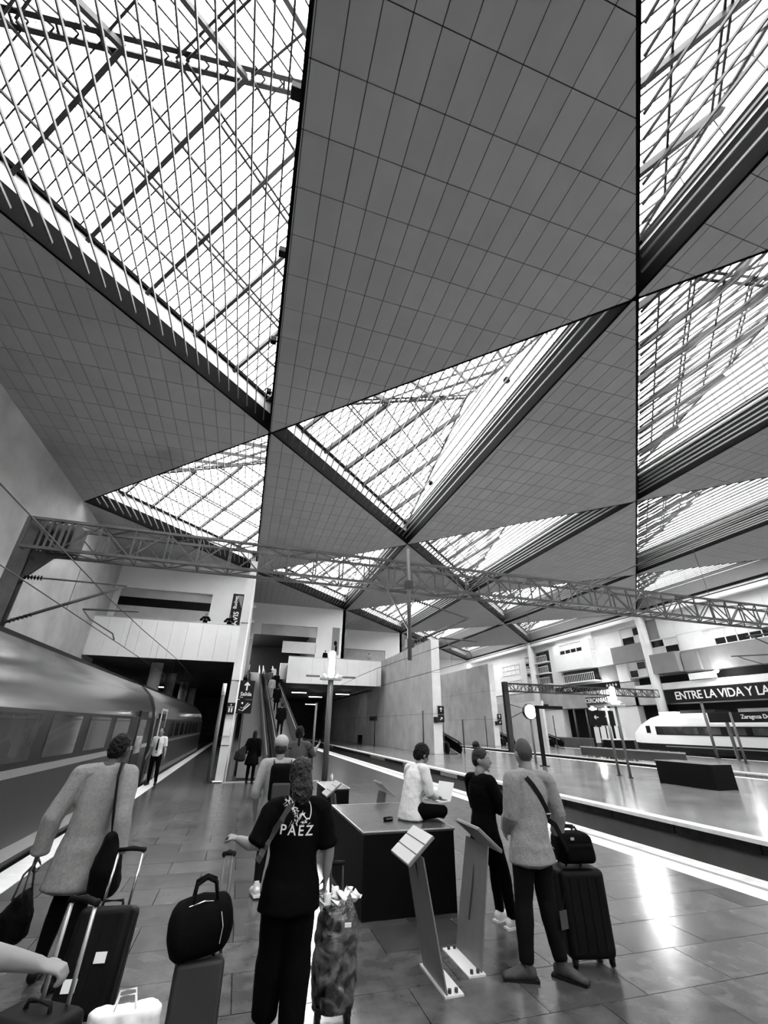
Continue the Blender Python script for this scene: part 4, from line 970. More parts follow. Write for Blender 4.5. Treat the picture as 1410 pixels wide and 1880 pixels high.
class Person:
    def __init__(s, label, x, y, face, h=1.75, J=None, girth=1.0, yaw=0.0, pitch=0.0, skin='skin', vox=.011, z=0.0, hands=None, roll=0.0, group=None):
        s.k = h/1.75; s.g = girth; s.vox = vox
        s.J = {a: Vector(b)*s.k for a, b in {**DEF, **(J or {})}.items()}
        s.root = empty('person', (x, y, z), -face, label, 'person', group); J = s.J; k = s.k
        s.F = headframe(J['head']+V(0, 0, .012)*k, yaw, pitch, roll) @ Matrix.Scale(1.10, 4)
        b = MB(); s.torso(b, -.012)
        b.tube([J['neck']-V(0, 0, .04)*k, J['neck']+V(0, .005, .04)*k, J['head']-V(0, .012, .055)*k], [(.066*k, .062*k), (.060*k, .060*k), (.058*k, .060*k)], 14)
        for q in 'lr':
            s.arm(b, q, -.004, 1.0); s.leg(b, q, -.006)
            an, to = J[q+'an'], J[q+'toe']; s.foot(b, an, to, -.006)
            hd = (hands or {}).get(q, {}); wr, el = J[q+'wr'], J[q+'el']
            d = Vector(hd.get('d', (wr-el).normalized())); nr = Vector(hd.get('n', (1 if q == 'l' else -1, 0, 0)))
            if abs(d.normalized().dot(nr.normalized())) > .95: nr = V(0, 1, 0)
            sd = hd.get('side', None)
            if sd is None:
                c = d.cross(nr); sd = 1 if c.dot(V(0, 1, .2)) > 0 else -1
            hand(b, wr, d, nr, k, sd, hd.get('curl', .45))
        head_pts(s.F, k, b)
        me = skinned(b, vox, 3); link('body', me, skin, s.root)
        T = lambda *p: s.F @ (Vector(p)*k)
        for q in (-1, 1):
            e = MB().ball(T(q*.030, .092, .014), (.013*k, .007*k, .0075*k), 10, 8, s.F.to_3x3()).build('eye', 'eye_white', s.root, smooth=True)
            MB().ball(T(q*.030, .098, .014), (.0055*k, .004*k, .0058*k), 8, 6, s.F.to_3x3()).build('pupil', 'pupil', e, smooth=True)
        MB().tube([T(-.021, .101, -.060), T(0, .110, -.0585), T(.021, .101, -.060)], [(.004*k, .003*k), (.006*k, .0045*k), (.004*k, .003*k)], 8, rnd=.6).build('mouth', 'lip', s.root, smooth=True)
    def torso(s, mb, e, low=-.06, flare=0.0, top=True):
        J, k, g = s.J, s.k, s.g; ax = (J['rsh']-J['lsh']).normalized(); up = (J['neck']-J['hipc']).normalized()
        h = J['hipc']; pts = []; rr = []
        if low < -.06:
            hd = V(0, 0, -1) if not hasattr(s, 'hemdir') else s.hemdir
            n = 5
            for i in range(n, 0, -1):
                q = i/n; pts.append(h+hd*(-low)*q*k); rr.append(((.178*g+e+flare*q)*k, (.130*g+e+flare*q*.8)*k))
        else: pts.append(h-up*.06*k); rr.append(((.155*g+e)*k, (.115*g+e)*k))
        pts += [h, h.lerp(J['waist'], .5), J['waist'], J['waist'].lerp(J['chest'], .5), J['chest'], J['chest'].lerp(J['neck'], .45)]
        rr += [((.172*g+e)*k, (.122*g+e)*k), ((.158*g+e)*k, (.116*g+e)*k), ((.148*g+e)*k, (.108*g+e)*k), ((.160*g+e)*k, (.115*g+e)*k), ((.172*g+e)*k, (.120*g+e)*k), ((.168*g+e)*k, (.105*g+e)*k)]
        if top: pts += [J['neck']-up*.045*k, J['neck']-up*.005*k]; rr += [((.125+e)*k, (.082+e)*k), ((.068+e)*k, (.062+e)*k)]
        mb.tube(pts, rr, 22, side=ax, rnd=.25)
        for q in 'lr':                         # shoulder caps
            mb.ball(J[q+'sh'], (.062+e)*k, 12, 8)
            mb.tube([J['neck']-up*.03*k, J[q+'sh']+V(0, 0, .012)*k], [(.055+e)*k, (.055+e)*k], 10, rnd=.5)
    def arm(s, mb, q, e, frac):
        J, k = s.J, s.k; a, b, c = J[q+'sh'], J[q+'el'], J[q+'wr']
        def R_(t): return ((.056 if t < .4 else .050 if t < .95 else .046 if t < 1.3 else .040 if t < 1.75 else .030)*(.4+.6*s.g)+e)*k
        pts, rr = [], []
        for t in (0, .35, .7, 1.0, 1.25, 1.6, 2.0):
            if t > frac*2: break
            pts.append(a.lerp(b, t) if t <= 1 else b.lerp(c, t-1)); rr.append(R_(t))
        t = frac*2; p = a.lerp(b, t) if t <= 1 else b.lerp(c, t-1)
        if (p-pts[-1]).length > .01: pts.append(p); rr.append(R_(t)+e*.3)
        mb.tube(pts, rr, 14, rnd=.3)
    def leg(s, mb, q, e, wide=0.0, to=1.0):
        J, k, g = s.J, s.k, s.g; a, b, c = J[q+'hip'], J[q+'kn'], J[q+'an']; c2 = b.lerp(c, to)
        mb.tube([a+V(0, 0, .03)*k, a.lerp(b, .3), a.lerp(b, .7), b, b.lerp(c2, .3), b.lerp(c2, .7), c2],
                [((.088*g+min(e, .004))*k), ((.086*g+e+wide*.3)*k), ((.068*g+e+wide*.6)*k), ((.058+e+wide*.8)*k), ((.060+e+wide)*k), ((.046+e+wide)*k), ((.038+e+wide)*k)], 14, rnd=.3)
    def foot(s, mb, an, to, e, h=.0):
        k = s.k; d = to-an; d.z = 0; d.normalize(); z = to.z
        P = lambda f, dz: Vector((0, 0, 0)).lerp(Vector((0, 0, 0)), 0)+Vector((an.x, an.y, 0))+d*f*k+Vector((0, 0, z+dz*k))
        mb.tube([P(-.055, .012), P(-.02, .026), P(.05, .020), P(.115, .006), P(.165, -.002), P(.195, -.006)],
                [((.030+e)*k, (.036+e)*k), ((.034+e)*k, (.048+e)*k), ((.037+e)*k, (.042+e)*k), ((.044+e)*k, (.028+e)*k), ((.040+e)*k, (.022+e)*k), ((.026+e)*k, (.016+e)*k)], 14, side=d.cross(V(0, 0, 1)), rnd=.5)
        mb.tube([an+V(0, 0, .035)*k, P(-.012, .035)], [(.036+e)*k, (.038+e)*k], 10, rnd=.3)
    def top(s, name, m, ease=.014, low=-.12, frac=.95, flare=0.0, fold=.012, collar=None, fsize=.10, long_=False):
        b = MB(); s.torso(b, ease, low, flare)
        for q in 'lr': s.arm(b, q, ease+.006, frac)
        o = link(name, skinned(b, s.vox, 3, fold, fsize), m, s.root); s.topobj = o
        if collar: 
            up = (s.J['neck']-s.J['chest']).normalized(); n = s.J['neck']; k = s.k
            MB().tube([n-up*.02*k, n+up*.035*k, n+up*.05*k], [(.078*k, .074*k), (.074*k, .072*k), (.066*k, .066*k)], 20, caps=False).build('collar', collar, o, smooth=True)
        return o
    def trousers(s, m='denim', ease=.010, wide=0.0, to=1.0, fold=.010):
        b = MB(); J, k = s.J, s.k; up = (J['waist']-J['hipc']).normalized(); ax = (J['rhip']-J['lhip']).normalized(); g = s.g; e2 = ease; ease = min(ease, .006)
        b.tube([J['hipc']-up*.09*k, J['hipc']-up*.02*k, J['hipc']+up*.06*k, J['hipc']+up*.12*k], [((.13*g+ease)*k, (.105*g+ease)*k), ((.170*g+ease)*k, (.120*g+ease)*k), ((.160*g+ease)*k, (.116*g+ease)*k), ((.150*g+ease)*k, (.11*g+ease)*k)], 20, side=ax)
        ease = e2
        for q in 'lr': s.leg(b, q, ease, wide, to)
        return link('trousers', skinned(b, s.vox, 3, fold, .09), m, s.root)
    def shoes(s, m='shoe_black', sole=None):
        for q in 'lr':
            b = MB(); s.foot(b, s.J[q+'an'], s.J[q+'toe'], .008); o = link('shoe', skinned(b, .008, 3), m, s.root)
            if sole:
                d = s.J[q+'toe']-s.J[q+'an']; d.z = 0; d.normalize(); z = s.J[q+'toe'].z-.022*s.k
                a = s.J[q+'an']-d*.090*s.k; c = s.J[q+'an']+d*.205*s.k; a.z = c.z = z
                MB().bar(a, c, .088*s.k, .022*s.k).build('sole', sole, o)
    def hair(s, m, shapes, lofts=(), fold=.02, fs=.03, vox=.009):
        b = MB(); k = s.k
        for c, r in shapes: b.ball(s.F @ (Vector(c)*k), tuple(x*k for x in r), 18, 12, s.F.to_3x3())
        for pts, rr in lofts: b.tube([s.F @ (Vector(p)*k) for p in pts], [tuple(x*k for x in r) for r in rr], 14, side=s.F.to_3x3() @ V(1, 0, 0), rnd=.6)
        return link('hair', skinned(b, vox, 2, fold, fs), m, s.root)
    def W(s, p): return Vector(p)*s.k
SHORT = [((0, -.012, .022), (.083, .100, .112)), ((0, -.045, -.01), (.074, .066, .085))]
def bvh_of(o):
    me = o.data; return BVHTree.FromPolygons([v.co for v in me.vertices], [p.vertices for p in me.polygons])
def strap(parent, pts, w, m, name='strap', t=.006, up=(0, 0, 1)):
    mb = MB(); pts = [Vector(p) for p in pts]
    mb.tube(pts, [(w/2, t)]*len(pts), 8, side=up); return mb.build(name, m, parent, smooth=True)
def drape(me, bv, d, off=.004):
    d = Vector(d).normalized()
    for v in me.vertices:
        h = bv.ray_cast(v.co-d*.6, d)
        if h[0] is not None: v.co = h[0]-d*off
    return me

# --- man in a long pale coat, walking away, bag over the shoulder
p = Person('man in a long pale wool coat walking off with a black suitcase', -1.25, 5.6, .10, 1.84, dict(
    chest=(.0, .05, 1.28), neck=(.02, .06, 1.46), head=(.045, .13, 1.60), lsh=(-.20, .03, 1.40), rsh=(.22, .03, 1.40),
    lel=(-.30, -.06, 1.08), lwr=(-.345, -.02, .80), rel=(.29, -.10, 1.07), rwr=(.335, -.13, .80), lkn=(-.09, .08, .50), rkn=(.10, -.02, .50), ran=(.10, -.22, .10), rtoe=(.115, -.06, .03)),
    yaw=.25, pitch=-.25, skin='skin_dark', girth=.92, hands=dict(r=dict(curl=1.0, n=(-.3, 1, 0), side=-1), l=dict(curl=1.0, n=(1, .2, 0))))
p.trousers('black_fabric'); p.shoes('shoe_black')
p.hemdir = V(0, -.05, -1); ct = p.top('coat', 'coat_wool', .030, -.36, .94, .05, .022, 'collar', .16)
p.hair('hair_black', SHORT, fold=.03, fs=.025)
J = p.J; bag = empty('shoulder_bag', p.root.location+Vector((.27, -.20, .62)), 0, 'black shoulder bag hanging at the right hip of the coat man', 'bag')
link('pouch', skinned(MB().tube([(.02, .02, 0), (.0, 0, .18), (-.01, .0, .40)], [(.13, .20), (.12, .20), (.05, .14)], 16, rnd=.5), .012, 3, .02, .1), 'black_fabric', bag)
strap(bag, [(-.01, .02, .36), (-.04, -.01, .52), (-.07, .0, .70), (-.10, .04, .86), (-.11, .13, .965), (-.11, .20, .96)], .045, 'strap', up=(.3, 1, 0))
tb = empty('tote_bag', p.root.location+Vector((-.37, -.05, .30)), 0, 'dark soft tote bag carried in the left hand of the coat man', 'bag')
link('bag_body', skinned(MB().tube([(0, 0, 0), (0, 0, .16), (.02, 0, .30)], [(.12, .17), (.13, .17), (.03, .15)], 14, rnd=.4), .012, 2, .03, .08), 'black_fabric', tb)
for q in (-1, 1): strap(tb, [(q*.03, -.12, .28), (q*.02, -.06, .44), (.02, .0, .50), (q*.02, .06, .44), (q*.03, .12, .28)], .025, 'strap_grey', 'handle')

# --- uniformed man in a white shirt beside the train
p = Person('man in white short-sleeved shirt and black trousers facing us beside the train', -2.75, 19.3, PI+.15, 1.78, dict(lwr=(-.30, .08, .88), rwr=(.29, .10, .90), lan=(-.16, .0, .085), ltoe=(-.20, .16, .03), lkn=(-.13, .03, .5)), vox=.013)
p.trousers('black_fabric'); p.shoes('shoe_black'); o = p.top('shirt', 'shirt_white', .012, -.06, .42, 0, .008); p.hair('hair_black', SHORT)
MB().tube([(0, .125, 1.45), (0, .15, 1.3), (0, .145, 1.08)], [(.02, .006), (.03, .006), (.035, .006)], 8).build('tie', 'black_matt', p.root); MB().box(-.03, .03, .12, .145, 1.0, 1.04).build('buckle', 'chrome', p.root)

# --- woman in black with a printed shirt, pulling two cases
p = Person('woman in black printed T-shirt and wide black trousers pulling two cases', .56, 4.28, .02, 1.66, dict(
    lsh=(-.215, -.01, 1.40), rsh=(.215, -.01, 1.40), lel=(-.32, -.06, 1.16), lwr=(-.47, .04, 1.20), rel=(.295, -.05, 1.12), rwr=(.285, -.02, .92), lkn=(-.09, .10, .50), ltoe=(-.115, .30, .04), lan=(-.10, .12, .09), ran=(.09, -.02, .085)),
    girth=1.18, yaw=-.15, pitch=-.12, hands=dict(l=dict(curl=1.1, n=(0, 0, -1), side=1), r=dict(curl=.9)))
p.trousers('black_soft', .014, .045); p.shoes('shoe_black')
sh = p.top('shirt', 'black_soft', .020, -.20, .46, .02, .016)
p.hair('hair_brown', [((0, -.014, .022), (.088, .104, .115)), ((0, -.05, -.03), (.085, .07, .10))],
       [([(0, -.06, -.02), (.0, -.09, -.08), (.01, -.10, -.14), (.02, -.09, -.19)], [(.095, .055), (.095, .05), (.08, .04), (.04, .025)])], .035, .03)
bv = bvh_of(sh)
me = text_mesh('PAEZ', .095, 0, .0012, 1.30); bm = bmesh.new(); bm.from_mesh(me); bmesh.ops.triangulate(bm, faces=bm.faces[:]); bmesh.ops.subdivide_edges(bm, edges=bm.edges[:], cuts=2); bm.to_mesh(me); bm.free()
me.transform(Matrix(((.998, .06, 0, -.005), (0, 0, 1, -.5), (-.06, .998, 0, 1.205), (0, 0, 0, 1)))); link('lettering', drape(me, bv, (0, 1, 0)), 'print_white', sh)
g = MB(); rr = random.Random(3)                # loose brushed strokes of the shirt print (plain stand-in)
for q in range(60):
    a = rr.uniform(0, 6.28); r0 = rr.uniform(.0, .055); cx, cz = (-.085, 1.395) if q < 26 else (-.0+rr.uniform(-.06, .06), 1.30+rr.uniform(-.04, .03))
    pa = Vector((cx+r0*math.cos(a), -.5, cz+r0*math.sin(a))); pb = pa+Vector((rr.uniform(-.03, .05), 0, rr.uniform(-.05, .02)))
    g.add([pa, pa+Vector((.006, 0, .006)), pb+Vector((.004, 0, .006)), pb], [(0, 1, 2, 3)])
pts = [(.0+.10*math.cos(t), 1.33+.10*math.sin(t)) for t in [x*.12-.6 for x in range(18)]]
for (ax, az), (bx, bz) in zip(pts[:-1], pts[1:]): g.add([(ax, -.5, az), (ax+.007, -.5, az), (bx+.007, -.5, bz), (bx, -.5, bz)], [(0, 1, 2, 3)])
link('shirt_print', drape(g.mesh(), bv, (0, 1, 0), .003), 'print_white', sh)
sx = []
for q in range(15):
    t = q/14; x = -.015-.27*t; z = 1.45-.42*t; h = bv.ray_cast(Vector((x, -.7, z)), V(0, 1, 0))
    sx.append((h[0] if h[0] else Vector((x, -.15, z)))+V(0, -.009, 0))
mb = MB()
for a, b in zip(sx[:-1], sx[1:]): mb.bar(a, b, .012, .042, up=(0, 1, 0)) if False else mb.bar(a, b, .045, .008, up=(0, 1, 0))
mb.build('strap', 'strap_grey', sh)

# --- man with knitted cap and backpack in front of her
p = Person('man in pale knitted cap and grey shirt with dark backpack walking to the ramp', .62, 7.15, .05, 1.78, dict(lel=(-.27, -.05, 1.12), lwr=(-.25, .02, .86), lkn=(-.09, .10, .5), lan=(-.115, -.02, .13), ltoe=(-.14, .10, .05), rkn=(.1, .12, .5), ran=(.1, .14, .085), rtoe=(.11, .32, .03)), girth=1.05)
p.trousers('denim'); p.shoes('shoe_white', 'shoe_white'); p.top('shirt', 'shirt_grey', .014, -.10, .62, 0, .012); p.hair('hair_brown', [((0, -.02, -.02), (.080, .085, .085))])
cp = p.hair('cap_cloth', [((0, -.008, .050), (.092, .108, .088))], fold=.006); cp.name = 'knitted_cap'
bk = empty('backpack', p.root.location+Vector((.03, -.265, 1.02)), -.05, 'dark backpack on the man with the knitted cap', 'backpack')
me = rbox_mesh(.32, .18, .46, .07, 4); link('pack', me, 'black_fabric', bk); link('pocket', rbox_mesh(.24, .06, .20, .025, 3, .04), 'strap_grey', bk, (0, -.10, 0))
for q in (-1, 1): strap(bk, [(q*.10, .06, .42), (q*.12, .16, .475), (q*.13, .28, .40), (q*.13, .30, .2)], .06, 'strap_grey')

# --- woman in a dark dress behind them
p = Person('woman with dark ponytail in grey top and dark dress on the way to the ramp', 1.34, 11.0, .1, 1.90, dict(rel=(.30, .10, 1.25), rwr=(.42, .26, 1.42)), vox=.013)
p.top('dress', 'dress_dark', .02, -.55, .12, .10, .01); p.shoes('shoe_black'); o = p.top('blouse', 'top_mid', .024, -.02, .55, 0, .01); p.hair('hair_black', SHORT, [([(0, -.09, -.02), (0, -.12, -.12), (0, -.11, -.26)], [(.025, .02), (.03, .02), (.012, .01)])])
# --- woman in black with a sack bag at the ramp
p = Person('woman all in black with a big dark sack bag at the ramp foot', .62, 19.1, .2, 1.72, dict(lel=(-.27, -.10, 1.2), lwr=(-.30, -.02, .98)), vox=.014)
p.trousers('black_fabric'); p.shoes('shoe_black'); p.top('coat', 'black_fabric', .035, -.30, .95, .06, .015); p.hair('hair_black', SHORT, [([(0, -.05, .02), (0, -.07, -.12), (0, -.05, -.28)], [(.085, .06), (.09, .05), (.07, .04)])])
sb = empty('sack_bag', (.20, 18.98, .80), 0, 'big dark sack bag held low by the woman in black', 'bag'); link('bag_body', skinned(MB().tube([(-.05, 0, 0), (-.02, 0, .18), (.1, 0, .42)], [(.22, .16), (.20, .15), (.05, .05)], 14, rnd=.5), .015, 2, .03, .1), 'dress_dark', sb)
# --- people on the moving ramp
rp = [(2.15, 27.0, 'black_fabric', 'denim', 'person in black jacket lowest on the moving ramp'), (2.25, 33.9, 'black_fabric', 'black_fabric', 'person in long black coat midway up the moving ramp'),
      (2.05, 38.9, 'shirt_grey', 'shirt_grey', 'person in pale clothes in the middle of the moving ramp'), (2.55, 41.9, 'black_fabric', 'denim', 'person in dark clothes high on the moving ramp'),
      (2.1, 44.6, 'top_mid', 'denim', 'person in striped grey top high on the moving ramp'), (2.5, 47.6, 'shirt_white', 'denim', 'person in white shirt near the top of the moving ramp')]
for k, (x, y, m1, m2, lab) in enumerate(rp):
    p = Person(lab, x, y, R.uniform(-.2, .2), R.uniform(1.66, 1.80), dict(lkn=(-.1, .06, .5), lan=(-.1, .08+.08*(k % 2), .10), ltoe=(-.115, .25, .05)), vox=.018, z=.206*(y-20.5)+.06, girth=1.05)
    p.trousers(m2); p.shoes('shoe_black'); p.top('jacket', m1, .028, -.30 if k == 1 else -.12, .95, .02 if k == 1 else 0, .012); p.hair('hair_black', SHORT)
for x, lab in ((-4.05, 'person in black leaning on the left gallery parapet away from the banner'), (-2.15, 'person in black leaning on the left gallery parapet beside the banner')):
    p = Person(lab, x, 38.30, PI, 1.72, dict(lel=(-.38, .12, 1.16), rel=(.38, .12, 1.16), lwr=(-.18, .30, 1.16), rwr=(.18, .30, 1.16)), vox=.018, z=8.54)
    p.trousers('denim'); p.shoes('shoe_black'); p.top('jacket', 'black_fabric', .03, -.12, .95); p.hair('hair_black', SHORT)
for k, (x, z) in enumerate(((8.3, 8.07), (13.6, 8.07))):
    p = Person(('person in black behind the middle gallery parapet under the grey banner', 'person in pale top behind the middle gallery parapet near the concrete wall')[k], x, 50.95, PI, 1.72, vox=.02, z=z)
    p.trousers('denim'); p.shoes('shoe_black'); p.top('jacket', ('black_fabric', 'shirt_grey')[k], .03, -.12, .95); p.hair('hair_black', SHORT)

# --- person sitting cross-legged on the plinth with a laptop
p = Person('person in white shirt sitting cross-legged on the plinth with a laptop', 2.42, 6.62, 1.25, 1.70, dict(
    hipc=(0, 0, .12), waist=(0, .02, .27), chest=(0, .10, .47), neck=(0, .17, .645), head=(.0, .235, .785), lsh=(-.18, .13, .60), rsh=(.18, .13, .60),
    lel=(-.24, .16, .33), rel=(.24, .16, .33), lwr=(-.13, .38, .27), rwr=(.13, .38, .27), lhip=(-.10, .02, .10), rhip=(.10, .02, .10), lkn=(-.36, .30, .13), rkn=(.36, .30, .13),
    lan=(.06, .40, .07), ran=(-.06, .30, .06), ltoe=(.20, .40, .045), rtoe=(-.22, .28, .04)), z=.82, pitch=-.45, yaw=.1, vox=.010, hands=dict(l=dict(d=(.3, .9, -.1), n=(0, 0, -1), side=-1, curl=.35), r=dict(d=(-.3, .9, -.1), n=(0, 0, -1), side=1, curl=.35)))
p.trousers('black_soft', .014); p.shoes('shoe_black'); p.top('shirt', 'shirt_white', .020, -.10, .93, .02, .022); p.hair('hair_black', [((0, -.016, .03), (.098, .112, .108)), ((0, -.05, -.01), (.09, .07, .09))], fold=.04, fs=.03)
lp = empty('laptop', (2.42+.50*math.sin(1.25), 6.62+.50*math.cos(1.25), .82+.185), -1.25, 'open white laptop on the lap of the person on the plinth', 'laptop')
MB().box(-.16, .16, -.11, .11, 0, .016).build('base', 'white_plain', lp); MB().slab([Vector((-.16, .11, .016)), Vector((.16, .11, .016)), Vector((.16, .19, .225)), Vector((-.16, .19, .225))], (0, .008, 0)).build('screen_lid', 'white_plain', lp)
MB().box(-.14, .14, -.01, .09, .016, .019).build('keyboard', 'black_matt', lp)
wl_ = empty('small_pouch', (2.10, 6.62, .82), .3, 'small black pouch lying behind the sitter on the plinth', 'pouch'); link('pouch_body', rbox_mesh(.13, .08, .045, .018, 3), 'black_fabric', wl_); MB().bar((-.06, -.042, .03), (.06, -.042, .03), .006).build('zip', 'chrome', wl_)

# --- woman with a hair bun leaning on the plinth corner
p = Person('woman in black with hair in a high bun leaning at the plinth corner', 2.96, 5.55, 1.30, 1.74, dict(
    hipc=(0, .0, .90), waist=(0, .01, 1.05), chest=(0, .0, 1.25), neck=(0, -.01, 1.43), head=(.0, .03, 1.585), lsh=(-.175, -.01, 1.375), rsh=(.175, -.01, 1.375),
    lel=(-.23, .08, 1.10), rel=(.23, .10, 1.10), lwr=(.0, .22, 1.13), rwr=(-.02, .25, 1.08), lhip=(-.09, 0, .88), rhip=(.09, .0, .88),
    lkn=(-.10, .22, .50), rkn=(.10, .16, .49), lan=(-.10, .24, .085), ran=(.12, .20, .085), ltoe=(-.11, .42, .03), rtoe=(.15, .38, .03)), yaw=.95, pitch=-.02, vox=.0095, girth=.98,
    hands=dict(l=dict(d=(1, .1, 0), n=(0, -1, 0)), r=dict(d=(-1, .1, .2), n=(0, -1, 0))))
p.trousers('black_soft', .012); p.shoes('shoe_white', 'shoe_white'); p.top('sweater', 'black_soft', .016, -.12, .95, 0, .014)
p.hair('hair_brown', [((0, -.006, .036), (.0825, .0985, .098)), ((0, -.035, .012), (.080, .070, .09)), ((0, -.045, .158), (.044, .044, .040))], fold=.014, fs=.03)
MB().tube([p.F @ (V(.04*math.cos(t), -.035+.04*math.sin(t), .122)*p.k) for t in [x*.524 for x in range(13)]], .012, 8).build('hair_band', 'strap_grey', p.root, smooth=True)
for q in (-1, 1): MB().bar(p.F @ V(q*.016, .101, .034), p.F @ V(q*.046, .091, .036), .008, .005).build('eyebrow', 'hair_brown', p.root)
# --- man with shaved head, grey sweater
p = Person('man with shaved head in grey sweater and dark jeans beside a tall black case', 2.90, 4.55, -.12, 1.82, dict(
    hipc=(.03, .0, .93), waist=(.06, .0, 1.08), chest=(.10, .03, 1.29), neck=(.12, .03, 1.475), head=(.125, .065, 1.625), lsh=(-.10, .02, 1.42), rsh=(.33, .0, 1.40),
    lel=(-.155, .03, 1.12), lwr=(-.09, .20, .98), rel=(.40, -.02, 1.12), rwr=(.42, .06, .93), lhip=(-.055, 0, .91), rhip=(.115, 0, .91), lkn=(-.11, .02, .49), rkn=(.13, .0, .49),
    lan=(-.18, -.02, .085), ran=(.13, -.10, .085), ltoe=(-.32, .06, .03), rtoe=(.22, -.27, .03)), yaw=.2, girth=1.02, vox=.010, hands=dict(r=dict(d=(.1, .2, -1), n=(-1, .2, 0), curl=.8)))
p.trousers('denim', .020, .004, .93); p.shoes('shoe_grey', 'rubber'); sw = p.top('sweater', 'sweater_grey', .022, -.16, .93, .03, .018)
hs = MB(); head_pts(p.F @ Matrix.Translation(V(0, -.010, .014)), p.k, hs, .022); link('hair', skinned(hs, .008, 2), 'hair_stubble', p.root)
bv = bvh_of(sw); sx = []
for q in range(21):
    t = q/20; x = .02+.36*t; z = 1.50-.62*t; h = bv.ray_cast(Vector((x, -.8, z)), V(0, 1, 0)); sx.append((h[0] if h[0] else Vector((x, -.12, z)))+V(0, -.010, 0))
mb = MB()
for a, b in zip(sx[:-1], sx[1:]): mb.bar(a, b, .048, .010, up=(0, 1, 0))
mb.build('strap', 'strap', sw); MB().box(sx[10].x-.03, sx[10].x+.03, sx[10].y-.016, sx[10].y-.004, sx[10].z-.006, sx[10].z+.006).build('strap_buckle', 'chrome', sw)
# --- person at the left edge, arm reaching to a case handle
p = Person('person in white rolled-sleeve shirt reaching for a case handle at the train side', -1.30, 2.62, .35, 1.78, dict(
    rel=(.40, .06, 1.16), rwr=(.64, .20, 1.075), rsh=(.20, .03, 1.42), chest=(.0, .03, 1.29)), vox=.0095, skin='skin', hands=dict(r=dict(d=(.95, .3, -.2), n=(.1, .1, -1), curl=1.15, side=1)))
p.trousers('denim'); p.shoes('shoe_black'); p.top('shirt', 'shirt_white', .026, -.12, .60, .02, .03, fsize=.07); p.hair('hair_brown', SHORT)
# ------------------------------------------------------------------ luggage
def suitcase(name, loc, rz, w, d, h, m, label, tilt=0.0, hl=.0, hm='handle_alu', ribs=0, tags=(), r=.05, hw=.10, wheels=4, hx=0.0):
    """upright trolley case; origin at the floor under its back wheels, tilt leans the top along +y"""
    t = empty(name, loc, rz, label, 'suitcase'); t.rotation_euler = (-tilt, 0, rz)
    z0 = .055
    me = rbox_mesh(w, d, h, r, 4, z0); sh = link('shell', me, m, t)
    for k in range(ribs):
        x = -w/2+w*(k+1)/(ribs+1)
        MB().box(x-.008, x+.008, -d/2-.006, -d/2+.01, z0+.06, z0+h-.06).build('rib', m, sh); MB().box(x-.008, x+.008, d/2-.01, d/2+.006, z0+.06, z0+h-.06).build('rib', m, sh)
    MB().box(-w/2-.003, w/2+.003, -.012, .012, z0+.05, z0+h-.05).build('zip', 'rubber', sh)
    for a in (-1, 1):
        for b in (-1, 1):
            if wheels == 2 and b > 0: continue
            x, y = a*(w/2-.05), b*(d/2-.045)
            MB().tube([(x-.014, y, .033), (x+.014, y, .033)], .033, 14).build('wheel', 'rubber', t, smooth=True); MB().box(x-.022, x+.022, y-.02, y+.02, .045, .075).build('wheel_fork', 'rubber', t)
    MB().tube([(-.08, 0, z0+h-.005), (-.07, 0, z0+h+.03), (.07, 0, z0+h+.03), (.08, 0, z0+h-.005)], .012, 8).build('top_handle', 'rubber', t, smooth=True)
    if hl:
        for x in (hx-hw, hx+hw): MB().tube([(x, d/2-.04, z0+h-.02), (x, d/2-.04, z0+h+hl)], .011, 8).build('handle_tube', hm, t, smooth=True)
        MB().tube([(hx-hw-.01, d/2-.04, z0+h+hl), (hx, d/2-.035, z0+h+hl+.012), (hx+hw+.01, d/2-.04, z0+h+hl)], .020, 10, rnd=.6).build('grip', 'rubber', t, smooth=True)
    for (a, b, c, e) in tags: MB().box(a, b, -d/2-.009, -d/2-.003, c, e).build('label_tag', 'paper', t)
    return t
suitcase('suitcase', (-.80, 4.75, 0), -.12, .40, .26, .60, 'case_black', 'black suitcase with paper tags drawn by the man in the pale coat', .28, .36, 'chrome', 3, [(.02, .10, .34, .40), (-.14, -.05, .20, .27)])
suitcase('suitcase', (-.80, 3.42, 0), -.55, .40, .28, .58, 'case_black', 'black suitcase with two white labels and wide metal handle held from the left', .06, .40, 'handle_alu', 0, [(-.16, -.07, .40, .56), (-.02, .11, .36, .50), (.06, .14, .52, .56)], hw=.085)
suitcase('suitcase', (-.02, 3.86, 0), .06, .30, .22, .54, 'case_grey', 'plain dark grey suitcase carrying a black duffel bag', .20, .52, 'steel_mid', 0, (), .03, hw=.028, hx=.10)
# duffel strapped on the grey case
df = empty('duffel_bag', (-.06, 3.93, .60), .10, 'black duffel bag riding on top of the dark grey suitcase', 'bag')
link('bag_body', skinned(MB().tube([(-.14, 0, .14), (0, 0, .16), (.15, 0, .17)], [(.13, .15), (.135, .165), (.12, .15)], 18, side=(0, 1, 0), rnd=.45), .012, 3, .018, .12), 'black_fabric', df)
for q in (-1, 1): strap(df, [(-.07, q*.07, .29), (-.06, q*.04, .38), (.0, q*.02, .41), (.06, q*.04, .385), (.08, q*.07, .30)], .028, 'strap', 'handle')
MB().tube([(-.15, -.06, .26), (0, -.075, .30), (.14, -.06, .285)], .004, 6).build('zip', 'chrome', df); MB().tube([(.11, -.12, .25), (.13, -.14, .18), (.12, -.15, .10)], .004, 6).build('piping', 'chrome', df)
